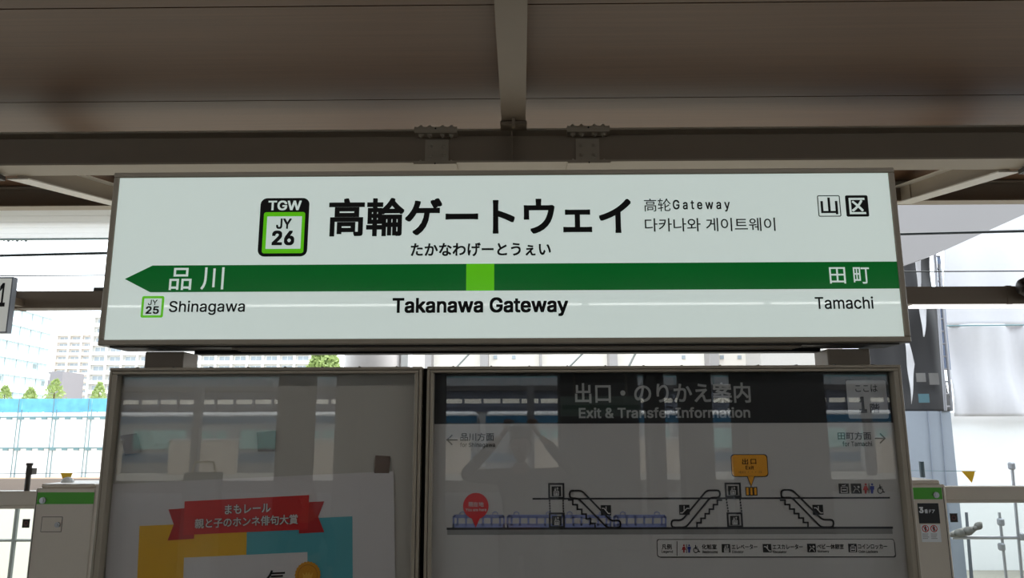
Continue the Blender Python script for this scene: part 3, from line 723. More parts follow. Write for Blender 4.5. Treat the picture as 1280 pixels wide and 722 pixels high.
# overhead wires over the track
WIRE = mat('dark wire', (22, 34, 40), .5)
for (a, b, r, lb) in (((0, 319.3), (1280, 288.5), .019, 'thick dark overhead wire crossing above the name sign ends'), ((0, 344.5), (1280, 338.6), .008, 'thin overhead wire just above the service beam')):
    Y = 9.6; p, q = U(*a, Y), U(*b, Y); d = q-p
    tag(MB().tube(p-d*.7, q+d*.7, r, 6).obj('overhead_wire', WIRE), lb, 'wire')
p, q = U(0, 274.5, 12), U(100, 290, 12); d = q-p
tag(MB().tube(p-d*3, p+d*1.9, .008, 6).obj('overhead_wire', WIRE), 'thin slanting wire against the white eave at upper left', 'wire')
q_ = U(20, 297, 10)
t = thing('wire_insulators', 'row of small dark insulators hanging under the eave at upper left', 'insulator', q_)
for k in range(6):
    p = U(4+k*5.5, 297.3+(k % 2), 10); MB().tube(p, p+Vector((.02, 0, -.035)), .018, 8).obj('insulator', WIRE, t)
MB().tube(U(1, 296.2, 10), U(33, 300.5, 10), .006, 6).obj('bar', WIRE, t)

# ------------------------------------------------------------------ outside, left: hoarding, buildings, trees
YF = 50
HW = mat('white hoarding sheet', (236, 238, 240), .6, var=.02); HS = mat('teal grey pipe', (96, 130, 136), .5); BLUE = mat('sky blue mesh', (112, 186, 226), .6, var=.4, scale=1.6, trans=.3)
zf0 = -1.3; zf1 = U(60, 515.5, YF).z; zf2 = U(60, 498, YF).z
hd = thing('site_hoarding', 'white panelled site hoarding with blue mesh on top, beyond the tracks at left', 'fence', (-30, YF, zf0))
step = (U(65.5, 555, YF).x-U(21.6, 555, YF).x)
xs0 = U(21.6, 555, YF).x
xR = U(640, 555, YF).x
k = -26
while xs0+k*step < xR:
    x = xs0+k*step
    B(x+.01, x+step-.01, YF, YF+.06, zf0, zf1, 'sheet_panel', HW, hd)
    B(x+.01, x+step-.01, YF+.02, YF+.04, zf1+.04, zf2, 'mesh_panel', BLUE, hd)
    mb = MB().tube((x-.12, YF-.12, zf0), (x-.12, YF-.12, zf2), .03, 6).tube((x+.12, YF-.12, zf0), (x+.12, YF-.12, zf1+.2), .03, 6); mb.obj('scaffold_post', HS, hd)
    k += 1
for yy, r in ((521, .045), (559.5, .045)):
    z = U(60, yy, YF).z; MB().tube((xs0-26*step, YF-.2, z), (xR, YF-.2, z), r, 6).obj('scaffold_rail', HS, hd)
    for kk in range(26):
        x = xs0-2*step+kk*step/3; B(x, x+.35, YF-.24, YF-.16, z-.16, z-.02, 'clip', HS, hd)
# rusty rail and dirt at its foot
RUST = mat('rust orange soil', (196, 148, 112), .9, var=.2, scale=1.5)
tag(B(-92, -2, 46, 49.5, -1.3, -1.12, 'soil_strip', RUST), 'strip of rust coloured soil at the foot of the hoarding', 'soil')
zk = UZ(0, 601, -1.0)
tag(B(-92, -2, 40.5, 40.8, -1.3, U(60, 598, 40.5).z, 'kerb_wall', mat('grey kerb', (120, 108, 100), .9)), 'low grey kerb wall in front of the hoarding', 'kerb')
# fence posts seen through left door glass
PG = mat('grey galvanised post', (112, 116, 114), .5)
t = thing('track_fence', 'grey pipe fence seen through the left gate door', 'fence', (-8, 12, -1.3))
for px in (22, -60, -140):
    a = U(px, 636, 12); MB().tube((a.x, 12, -1.3), (a.x, 12, U(px, 628, 12).z), .034, 8).obj('fence_post', PG, t)
z = U(20, 675, 12).z; MB().tube((-14, 12, z), (U(60, 675, 12).x, 12, z), .022, 6).obj('fence_rail', PG, t)

GLW = mat('office window glass', (184, 206, 212), .3, var=.2, scale=.2); OFW = mat('office white spandrel', (226, 232, 236), .5)  # glass tone lightened to stand in for distance haze
FRW = mat('window frame white', (225, 228, 228), .5)
# office block: its facade recedes away from the viewer
far = U(57.5, 500, 178); dr = Vector((-.123, 1, 0)).normalized(); nr = Vector((-dr.y, dr.x, 0))   # nr points left
ztop = U(61, 392, 178).z; office = thing('office_building', 'white glass office block at the far left, receding facade', 'building', (far.x, far.y, -1.3))
def oriented(o, u0, u1, n0, n1, z0, z1, nm, m, root):
    mb = MB(); c = []
    for z in (z0, z1):
        for n_ in (n0, n1):
            for u_ in (u0, u1): q = o-dr*u_+nr*n_; c.append((q.x, q.y, z))
    mb.v = c; mb.f = [(0,2,3,1),(4,5,7,6),(0,1,5,4),(2,6,7,3),(0,4,6,2),(1,3,7,5)]; return mb.obj(nm, m, root)
oriented(far, 0, 95, .5, 30, -1.3, ztop, 'core', OFW, office)
fh = 3.6; nfl = int((ztop+1.3)/fh)
for k in range(nfl+1):
    z = ztop-k*fh; oriented(far, -.3, 95, -.1, .6, z-1.5, z, 'spandrel', OFW, office)
    if k < nfl and k < 9:
        for j in range(9):
            u = 1+j*4.6
            pn = oriented(far, u, u+3.9, .3, .42, z-fh+.1, z-1.5, 'window', GLW, office)
            oriented(far, u+1.9, u+2.0, .15, .3, z-fh+.1, z-1.5, 'mullion', FRW, pn)
            if k > 2 and (j*7+k*3) % 4 == 0: oriented(far, u+.1, u+1.8, .2, .28, z-2.9, z-1.9, 'pane', mat('dark pane', (128, 142, 144), .3), pn)
BE = mat('beige apartment wall', (226, 221, 216), .8, var=.04, scale=.3); WIN = mat('apartment window', (158, 168, 176), .3); BAL = mat('balcony parapet', (236, 232, 228), .7)  # window tone also lightened in place of haze
def flats(name, label, pxl, pxr, pyt, Y, fl, bays, wall, par, shown):
    x0, x1 = U(pxl, 480, Y).x, U(pxr, 480, Y).x; zt_ = U((pxl+pxr)/2, pyt, Y).z
    t = thing(name, label, 'building', ((x0+x1)/2, Y, -1.3))
    B(x0, x1, Y+1.2, Y+16, -1.3, zt_, 'wall', wall, t)
    bw = (x1-x0)/bays
    for b in range(bays+1): B(x0+b*bw-.35, x0+b*bw+.35, Y, Y+1.3, -1.3, zt_, 'pier', wall, t)
    for k in range(shown):
        z = zt_-(k+1)*fl
        B(x0, x1, Y-.1, Y+1.2, z, z+.2, 'slab', par, t)
        for b in range(bays):
            xa, xb = x0+b*bw+.4, x0+(b+1)*bw-.4
            B(xa, xb, Y-.1, Y+.05, z+.2, z+1.15, 'balcony', par, t)
            w_ = B(xa+.5, xb-.5, Y+1.1, Y+1.18, z+.5, z+fl-.5, 'window', WIN, t)
            B((xa+xb)/2-.06, (xa+xb)/2+.06, Y+1.03, Y+1.1, z+.5, z+fl-.5, 'mullion', FRW, w_)
    B(x0-.3, x1+.3, Y-.3, Y+16, zt_, zt_+.6, 'roof', par, t)
    return t, x0, x1, zt_
ap, ax0, ax1, azt = flats('apartment_building', 'beige apartment block between the office and the white flats', 64.5, 111.5, 419.5, 300, 2.66, 3, BE, mat('beige balcony', (226, 212, 200), .7), 12)
B(ax0+6, ax0+11, 306, 311, azt, azt+3, 'water_tank', BE, ap)
flats('apartment_building', 'long white apartment block with balconies behind the left sign post', 109, 386, 396, 235, 3.0, 14, mat('white flats wall', (222, 220, 216), .8), BAL, 12)
tag(B(U(59, 480, 200).x, U(77, 480, 200).x, 200, 210, -1.3, U(68, 464, 200).z, 'grey_house', mat('grey house wall', (138, 134, 138), .8)), 'plain dark grey building low between the office and the apartments', 'building')
LEAF = mat('spring leaf green', (150, 168, 104), .7, var=.3, scale=3, trans=.35); BARK = mat('bark', (92, 78, 62), .9, var=.2)
def tree(px, py_top, py_bot, Y, rad, label, n=700, ls=.22):
    b = U(px, py_bot, Y); tz = U(px, py_top, Y).z; h = tz-b.z
    t = thing('tree', label, 'tree', (b.x, Y, -1.3), 'trees')
    MB().tube((b.x, Y, -1.3), (b.x, Y, b.z+h*.5), rad*.12, 8, rad*.05).obj('trunk', BARK, t)
    mb = MB()
    for i in range(n):
        u = random.random(); rr_ = rad*(1-u)**.7*random.random()**.4*(1.0) + .1; a = random.uniform(0, 2*PI)
        c = Vector((b.x+rr_*math.cos(a), Y+rr_*math.sin(a), b.z+h*u*.98))
        e = Vector((random.gauss(0, 1), random.gauss(0, 1), random.gauss(0, 1))).normalized(); f_ = e.orthogonal().normalized()
        s_ = ls*random.uniform(.6, 1.3); k = len(mb.v)
        mb.v += [tuple(c-e*s_), tuple(c+f_*s_*.5), tuple(c+e*s_), tuple(c-f_*s_*.5)]; mb.f.append((k, k+1, k+2, k+3))
    me = bpy.data.meshes.new('foliage'); me.from_pydata([tuple(Vector(v)-t.location) for v in mb.v], [], mb.f)
    o_ = link('foliage', me, LEAF, t); o_['kind'] = 'stuff'
tree(67, 473, 500, 90, 1.3, 'light green pointed tree above the hoarding, before the grey building', 300)
tree(37, 484, 500, 90, .8, 'small light green tree above the hoarding before the office block', 240)
tree(123, 477, 500, 90, .9, 'light green tree above the hoarding next to the poster case', 240)
tree(5, 482, 500, 90, .9, 'small tree at the left picture edge above the hoarding', 240)
tree(404, 425, 485, 70, 2.2, 'full green tree seen in the gap under the name sign', 2600, .28)

# grey round column and site frames seen in the gap below the sign
t = thing('round_column', 'large pale round column seen in the gap under the name sign', 'column', (U(466, 450, 11).x, 11, -1.3))
cx = U(466, 450, 11).x; rc = (U(501, 450, 11).x-U(431, 450, 11).x)/2
MB().tube((cx, 11, -1.3), (cx, 11, ZC+.3), rc, 48).obj('shaft', mat('grey column cladding', (190, 184, 182), .5), t, smooth=True)
B(cx+rc+.02, cx+rc+.12, 10.9, 11.1, -1.3, ZC, 'downpipe', WHITE, t)
t = thing('building_shell', 'pale building under construction with grey columns, in the gap under the sign', 'building', (U(740, 450, 34).x, 34, -1.3))
xa, xb = U(508, 450, 34).x, U(1078, 450, 34).x; z9 = 11
PALE = mat('pale cladding', (228, 222, 214), .7, var=.05, scale=.4)
B(xa, xb, 36, 38, -1.3, z9, 'wall', PALE, t)
for px, ww in ((535, 8), (605, 10), (676, 3), (767, 10), (893, 12), (960, 3)):
    a, b = U(px-ww/2, 450, 35).x, U(px+ww/2, 450, 35).x; B(a, b, 35, 36, -1.3, z9, 'column', mat('grey site column', (150, 146, 146), .7), t)
for a, b in ((560, 598), (700, 740), (780, 800)):
    p, q = U(a, 470, 34.6), U(b, 430, 34.6); MB().tube(p, q, .05, 6).obj('brace_pipe', PG, t)
for px in (852, 884, 900, 922, 617, 640):
    R((px, 444, px+4.5, 448.5), 35.99, 'window', WIN, t, .05)
tag(B(U(951, 450, 30).x, U(1030, 450, 30).x, 30, 32, -1.3, 10, 'grey_partition', mat('grey partition', (168, 164, 160), .7)), 'tall grey partition in the gap near the right sign post', 'partition')

# ------------------------------------------------------------------ outside, right: site sheets
def sheet(pts_px, Y, m, name, label, nx=40, nz=30, amp=.12, fr=2.2, seed=0, parent=None):
    """hanging sheet: a quad (tl,tr,br,bl in survey pixels) with soft folds and thickness"""
    rnd = random.Random(seed); ph = [rnd.uniform(0, 6) for _ in range(8)]
    tl, tr, br, bl = [U(*p, Y) for p in pts_px]; mb = MB()
    for j in range(nz+1):
        for i in range(nx+1):
            u, v = i/nx, j/nz; p = (tl*(1-u)+tr*u)*(1-v)+(bl*(1-u)+br*u)*v
            w_ = math.sin(p.x*fr+ph[0]+1.3*math.sin(p.z*.7+ph[1]))+.6*math.sin(p.x*fr*2.3+ph[2]+p.z*.5)+.5*math.sin(p.z*fr*.8+ph[3]+p.x)
            mb.v.append((p.x, p.y+amp*w_, p.z))
    for j in range(nz):
        for i in range(nx):
            a = j*(nx+1)+i; mb.f.append((a, a+1, a+nx+2, a+nx+1))
    o_ = mb.obj(name, m, parent, smooth=True); md_ = o_.modifiers.new('thick', 'SOLIDIFY'); md_.thickness = .01
    if not parent: tag(o_, label, 'sheet')
    return o_
WS = mat('white site sheet', (202, 201, 206), .6, var=.03, trans=.1)
DS = mat('dark mesh sheet', (44, 43, 45), .7, var=.7, scale=1.1)
BS = mat('shade-toned white site panel', (136, 144, 156), .6, var=.03)  # white fence panel, its shade put into the blue grey colour
ws = thing('sheeted_scaffold', 'scaffold wrapped in bright white sheets beyond the right gate', 'scaffold', (U(1300, 500, 17).x, 17, -1.3))
sheet([(1178, 200), (1500, 200), (1500, 408), (1183, 408)], 17, WS, 'white_sheet', None, 60, 30, .05, 2.6, 1, ws)
sheet([(1183, 405), (1500, 405), (1500, 520), (1190, 520)], 17.0, WS, 'white_sheet', None, 60, 24, .09, 4.2, 5, ws)
B(U(1190, 600, 17.4).x, U(1500, 600, 17.4).x, 17.35, 17.45, -1.3, U(1300, 515, 17.4).z, 'hoarding_panel', HW, ws)
MB().tube(U(1183, 407, 16.75), U(1480, 404, 16.75), .014, 6).obj('lacing_rope', HS, ws)
dk = thing('dark_sheeted_scaffold', 'dark mesh wrapped scaffold tower between the sign and the white sheets', 'scaffold', (U(1150, 500, 15.5).x, 15.5, -1.3))
sheet([(1085, 300), (1169, 316), (1190, 514), (1070, 514)], 15.5, DS, 'dark_sheet', None, 60, 60, .14, 3.6, 3, dk)
sheet([(1143, 322), (1150, 318), (1149, 372), (1147, 372)], 15.2, WS, 'light_strip', None, 8, 16, .03, 9, 4, dk)
sheet([(1148, 380), (1157, 384), (1154, 421), (1153, 421)], 15.2, WS, 'light_strip', None, 8, 16, .04, 9, 6, dk)
sheet([(1131, 429), (1136, 429), (1143, 455), (1139, 505)], 15.2, WS, 'light_strip', None, 8, 16, .04, 9, 8, dk)
for q in ((1145, 466, 1156.5, 477), (1161, 466, 1173, 480.5)):
    R(q, 15.2, 'window_opening', mat('pale opening', (100, 98, 97), .6), dk, .02)
R((1148, 492, 1161, 503), 15.2, 'window_opening', mat('teal opening', (66, 98, 108), .6), dk, .02)
pts_ = [(1171, 320), (1174, 322), (1187, 462), (1180, 462)]
MB().prism([xz(a, b, 15.1) for a, b in pts_], 15.05, 15.1).obj('edge_strip', mat('slate blue strip', (112, 124, 150), .5), dk)
for k, (a, b) in enumerate((((1174, 330), (1190, 513)), ((1168, 312), (1182, 513)))):
    MB().tube(U(*a, 14.95), U(*b, 14.95), .03, 8).obj('scaffold_pole', mat('scaffold pipe grey', (140, 140, 146), .4, .6), dk)
for k in range(13):
    v = k/12; a = U(1168+14*v, 320+188*v, 14.95); b = U(1175+15*v, 320+188*v, 14.95); MB().tube(a, b, .02, 6).obj('rung', mat('scaffold pipe grey', (140, 140, 146), .4, .6), dk)
MB().prism([xz(a, b, 15.3) for a, b in ((1060, 513.5), (1188, 513.5), (1209, 722), (1222, 900), (1060, 900))], 15.3, 15.36).obj('lower_panel', BS, dk)
for px in (1160, 1176): MB().prism([xz(a, b, 15.28) for a, b in ((px-.5, 513.5), (px+.5, 513.5), (px+15, 700), (px+14, 700))], 15.27, 15.29).obj('panel_joint', mat('joint blue', (128, 136, 150), .6), dk)
MB().prism([xz(a, b, 15.2) for a, b in ((1206, 640), (1209, 640), (1216, 722), (1212, 722))], 15.18, 15.2).obj('edge_strip', mat('dark panel edge', (84, 90, 98), .6), dk)
# grey slanted canopy of the neighbouring building
mb = MB(); Yv = 14
pp = [(1090, 254), (1290, 247), (1420, 215), (1300, 259), (1171, 317), (1130, 332), (1080, 346)]
tag(MB().prism([xz(a, b, Yv) for a, b in pp], Yv, Yv+.25).obj('slanted_canopy', mat('grey canopy board', (129, 125, 125), .35, var=.04, scale=.5)), 'grey slanted canopy edge of the building behind the right end of the sign', 'canopy')
# pennants on a string, thin poles and pipes in the right door
t = thing('pennant_line', 'yellow pennant on a thin string between the right gate and the site', 'pennant', (U(1210, 590, 9).x, 9, U(1210, 603, 9).z))
MB().tube(U(1090, 587.3, 9), U(1220, 588.6, 9), .003, 5).obj('string', HS, t)
q = U(1090, 587.3, 9); MB().tube((q.x, q.y, -1.3), q, .02, 8).obj('pole', HS, t)
MB().prism([xz(a, b, 9) for a, b in ((1201.5, 588.3), (1218.3, 588.8), (1217.5, 593.5), (1214.6, 603))], 8.995, 9.0).obj('pennant', YEL, t)
t = thing('pennant_line', 'yellow pennant showing above the left gate machine', 'pennant', (U(83, 595, 7.6).x, 7.6, U(83, 603, 7.6).z))
MB().prism([xz(a, b, 7.6) for a, b in ((76, 591), (91, 590.6), (88, 598), (86, 604), (81, 604))], 7.595, 7.6).obj('pennant', YEL, t)
MB().tube(U(-20, 592, 7.6), U(180, 590, 7.6), .003, 5).obj('string', HS, t)
for q in (U(-20, 592, 7.6), U(180, 590, 7.6)): MB().tube((q.x, q.y, -1.3), q, .02, 8).obj('pole', HS, t)
t = thing('pipe_barrier', 'thin pipe barrier with upright poles seen through the right gate door', 'barrier', (U(1250, 680, 13).x, 13, -1.3))
PIPE = mat('galvanised pipe', (138, 141, 147), .4, .5)
for a, b, r in (((1265, 582), (1281, 760), .024), ((1249, 640), (1262, 760), .022), ((1190, 671.5), (1330, 671.5), .028)):
    MB().tube(U(*a, 13), U(*b, 13), r, 8).obj('pipe', PIPE, t)
for q in ((1264.5, 582), (1276, 670), (1252, 683), (1251, 652)):
    c = U(*q, 13); B(c.x-.045, c.x+.045, 12.95, 13.05, c.z-.06, c.z+.06, 'clamp', PIPE, t, .02)
t = thing('wrapped_hose', 'grey wrapped hose lying along the pipe barrier at right', 'hose', U(1200, 668, 12.98))
prof = [((1188, 668), .035), ((1198, 666), .065), ((1210, 663.5), .07), ((1219, 660), .035), ((1223, 657), .06), ((1226, 653), .02)]
mb = MB()
for (a, r0_), (b, r1_) in zip(prof, prof[1:]): mb.tube(U(*a, 12.6), U(*b, 12.98), r0_, 12, r1_)
mb.obj('hose_body', mat('grey wrap', (104, 104, 102), .8, var=.2, scale=8), t, smooth=True)

# ------------------------------------------------------------------ behind the viewer: what the case glass mirrors
# own platform's far edge lights
YL = -3.0; zl = U(640, 381.5, 2*YP-YL).z
k = 0
for k in range(-6, 6):
    x = U(845, 380, 2*YP-YL).x + k*2.13
    t = thing('line_lamp', 'slim white line lamp mirrored as a streak in the sign, %s of the row' % ORD[k+6], 'lamp', (x, YL, zl), 'line lamps')
    B(x-1.03, x+1.03, YL-.04, YL+.04, zl+.02, zl+.06, 'housing', WHITE, t)
    B(x-1.02, x+1.02, YL-.010, YL+.010, zl, zl+.02, 'tube', mat('lamp glow', (255, 255, 250), .5, emit=7), t)
    MB().tube((x-.8, YL, zl+.06), (x-.8, YL, ZC-.003), .008, 6).obj('rod', STEELD, t); MB().tube((x+.8, YL, zl+.06), (x+.8, YL, ZC-.003), .008, 6).obj('rod', STEELD, t)
# unseen lamps added above the viewer to brighten the posters
for k in range(6):
    x = -9+k*3.6; z_ = ZC-.28
    t = thing('added_overhead_lamp', 'added line lamp brightening the posters, unseen above the viewer, %s from the left' % ORD[k], 'lamp', (x, .3, z_), 'added overhead lamps')
    B(x-1.25, x+1.25, .2, .4, z_+.03, z_+.09, 'housing', WHITE, t); B(x-1.2, x+1.2, .27, .33, z_, z_+.03, 'tube', mat('added lamp glow', (255, 252, 245), .5, emit=5), t)
    for e in (-.8, .8): MB().tube((x+e, .3, z_+.09), (x+e, .3, ZC-.003), .01, 6).obj('rod', STEELD, t)
    al = bpy.data.lights.new('added_fill_light', 'AREA'); al.shape = 'RECTANGLE'; al.size = 2.4; al.size_y = .1; al.energy = LAMP_W; al.color = (1, .97, .93)
    ao = bpy.data.objects.new('added_fill_light', al); C.objects.link(ao); ao.parent = t; ao.location = (0, 0, -.012)
# cladded blocks on the platform
DARK = mat('dark brown cladding', (58, 52, 50), .6, var=.05); MIDC = mat('mid grey cladding', (96, 90, 86), .6)
def block(a, b, d, m_, label, ztop_=None, name='service_block', dep=.9):
    x0, x1 = M(a, 540, d).x, M(b, 540, d).x; y = 2*GY-d
    t = thing(name, label, 'kiosk', ((x0+x1)/2, y, 0))
    zt_ = ztop_ or ZC-.02
    B(x0, x1, y-dep, y, 0, zt_, 'body', m_, t); n_ = max(1, int((x1-x0)/.9))
    for i in range(n_): B(x0+(x1-x0)*i/n_+.01, x0+(x1-x0)*(i+1)/n_-.01, y, y+.015, .1, zt_-.05, 'clad_panel', m_, t)
    return t
block(345, 383, 9.5, MIDC, 'narrow grey clad pillar mirrored in the left case', dep=.4)
block(418, 445, 9.5, MIDC, 'second grey clad pillar mirrored in the left case', dep=.4)
block(452, 549, 10, MIDC, 'wide grey clad block mirrored behind the joint of the cases')
block(701, 799, 11.5, DARK, 'dark block under the mirrored green-striped sign')
block(810, 832, 11.5, DARK, 'slim dark pillar mirrored in the map case', dep=.3)
block(855, 892, 11.5, DARK, 'dark pillar mirrored in the map case beside the slim one', dep=.4)
block(935, 1035, 11.5, DARK, 'widest dark block mirrored at the right of the map case')
# far green-striped sign hung before the block
d = 11; y = 2*GY-d
x0, x1, z0, z1 = M(701, 507, d).x, M(801, 507, d).x, M(750, 520, d).z, M(750, 495, d).z
t = thing('back_station_sign', 'unlit green-striped station sign behind the viewer', 'sign', ((x0+x1)/2, y, z0))
B(x0, x1, y-.1, y, z0, z1, 'box', mat('unlit green grey face', (150, 172, 162), .4), t)
B(x0+.02, x1-.02, y, y+.003, z0+.1, z0+.16, 'green_stripe', mat('unlit green', (16, 120, 76), .4), t)
for x in (x0+.2, x1-.2): MB().tube((x, y-.05, z1), (x, y-.05, ZC), .02, 8).obj('hanger', STEELD, t)
# far platform, train, gates, bridge
Yt = -29.0
def mz(py, d): return M(560, py, d).z
struct(B(-60, 60, Yt+1.6, Yt+7, -1.3, -.02, 'floor_far_platform', CONC))
SILV = mat('stainless train body', (168, 174, 180), .35, .6, var=.04, scale=.5); TBLUE = mat('train blue stripe', (14, 92, 128), .4)
TW = mat('train window', (150, 200, 196), .12, var=.2, scale=.8); DOORM = mat('train door', (188, 192, 196), .35, .5)
for c in range(5):
    xc = -42+c*20.2; dy = Yt
    t = thing('train_car', 'silver commuter train car with blue stripes mirrored in the cases, %s from the left' % ('first', 'second', 'third', 'fourth', 'fifth')[c], 'train', (xc+10, dy, -1.0), 'train cars')
    zb0, zt0 = -.2, 2.62
    B(xc, xc+19.8, dy-2.8, dy, zb0, zt0-.3, 'body', SILV, t, .03)
    B(xc+.05, xc+19.75, dy-2.7, dy-.1, zt0-.3, zt0, 'roof', WHITE, t, .12)
    B(xc, xc+19.8, dy, dy+.02, zt0-.52, zt0-.22, 'upper_stripe', TBLUE, t)
    B(xc, xc+19.8, dy, dy+.02, .35, .75, 'lower_stripe', TBLUE, t)
    for k in range(4):
        xd = xc+2.2+k*4.9
        dd = B(xd, xd+1.4, dy+.005, dy+.03, -.05, 2.0, 'door', DOORM, t)
        B(xd+.12, xd+.62, dy+.03, dy+.04, .9, 1.75, 'door_glass', TW, dd); B(xd+.78, xd+1.28, dy+.03, dy+.04, .9, 1.75, 'door_glass', TW, dd)
    for k in range(3):
        xd = xc+4.1+k*4.9; B(xd, xd+2.4, dy+.003, dy+.025, .95, 1.8, 'window', TW, t)
    B(xc+1, xc+18.8, dy-2.3, dy-.5, -1.0, zb0, 'underframe', FRAMED, t)
for i in range(12):
    x = -28+i*4.9; yq = Yt+2.6
    t = thing('far_gate', 'low cream gate on the far platform, mirrored, %s of the row' % ORD[i], 'gate', (x, yq, 0), 'far platform gates')
    B(x-1.4, x+1.4, yq, yq+.3, -.02, 1.38, 'cabinet', GWHITE, t); B(x-1.45, x+1.45, yq-.02, yq+.32, 1.38, 1.44, 'top_cover', WHITE, t)
for i in range(9):
    x = -26+i*6.6; tag(B(x-.14, x+.14, Yt+4.6, Yt+4.9, 0, 3.5, 'platform_column', mat('grey platform column', (110, 110, 114), .6)), 'grey column of the far platform, mirrored only', 'column', 'far platform columns')
# canopy slab + footbridge with railing, glazed hall above
t = thing('footbridge_hall', 'long glazed station hall with lit windows above the far train, mirrored in the cases', 'building', (0, -34, 2.9))
dH = 2*GY+34
zA, zB_ = mz(514.5, dH), mz(489, dH)
B(-40, 40, -38, -34, zA, zB_, 'hall_body', mat('hall glass grey', (124, 130, 152), .25, var=.3, scale=1.2), t)
zL0, zL1 = mz(504, dH), mz(498.5, dH)
for i in range(60):
    x = -30+i; B(x+.06, x+.94, -34, -33.96, zL0, zL1, 'lit_window', mat('lit hall window', (255, 246, 230), .5, emit=1.6), t)
for i in range(81): B(-40+i-.05, -40+i+.05, -33.98, -33.8, zA, zB_, 'mullion', mat('hall mullion', (120, 124, 140), .4, .4), t)
for zz in (mz(508, dH), mz(495, dH)): B(-40, 40, -33.98, -33.85, zz-.04, zz+.04, 'transom', mat('hall mullion', (120, 124, 140), .4, .4), t)
zC = mz(483, dH)
B(-40, 40, -38, -33.2, zB_, zC, 'roof_slab', mat('dark slab', (60, 56, 56), .7), t)
B(-40, 40, -40, -36, mz(469, 44), mz(425, 44), 'added_roof_slab', mat('dark slab', (60, 56, 56), .7), t)  # slab added to keep the bright sky out of the reflections
zD = mz(472, dH)
for i in range(81): MB().tube((-40+i, -33.4, zC), (-40+i, -33.4, zD), .03, 5).obj('railing_post', HS, t)
B(-40, 40, -33.43, -33.37, zD-.05, zD+.03, 'handrail', HS, t)
tag(B(-60, 60, -70, -60, -1.3, U(640, 463, 70).z+1, 'grey_block', mat('far grey blocks', (150, 152, 156), .7, var=.2, scale=.1)), 'long grey building far behind the station hall, mirrored only', 'building')
# yellow hoop seat on platform, mirrored low in the left case
d = 9.2; y = 2*GY-d; c = M(255, 584, d)
t = thing('hoop_barrier', 'small barrier with yellow hoop mirrored in the left case', 'barrier', (c.x, y, 0))
HY = mat('yellow hoop paint', (230, 200, 90), .4)
hw = .14
pp = [Vector((c.x-hw, y, M(255, 590, d).z)), Vector((c.x-hw*.8, y, M(255, 577, d).z)), Vector((c.x+hw*.8, y, M(255, 577, d).z)), Vector((c.x+hw, y, M(255, 590, d).z))]
mb = MB()
for a, b in zip(pp, pp[1:]): mb.tube(a, b, .012, 8)
mb.obj('hoop', HY, t)
B(c.x-.2, c.x+.2, y-.1, y+.1, 0, M(255, 590, d).z, 'base', mat('grey base', (150, 160, 156), .6), t, .01)

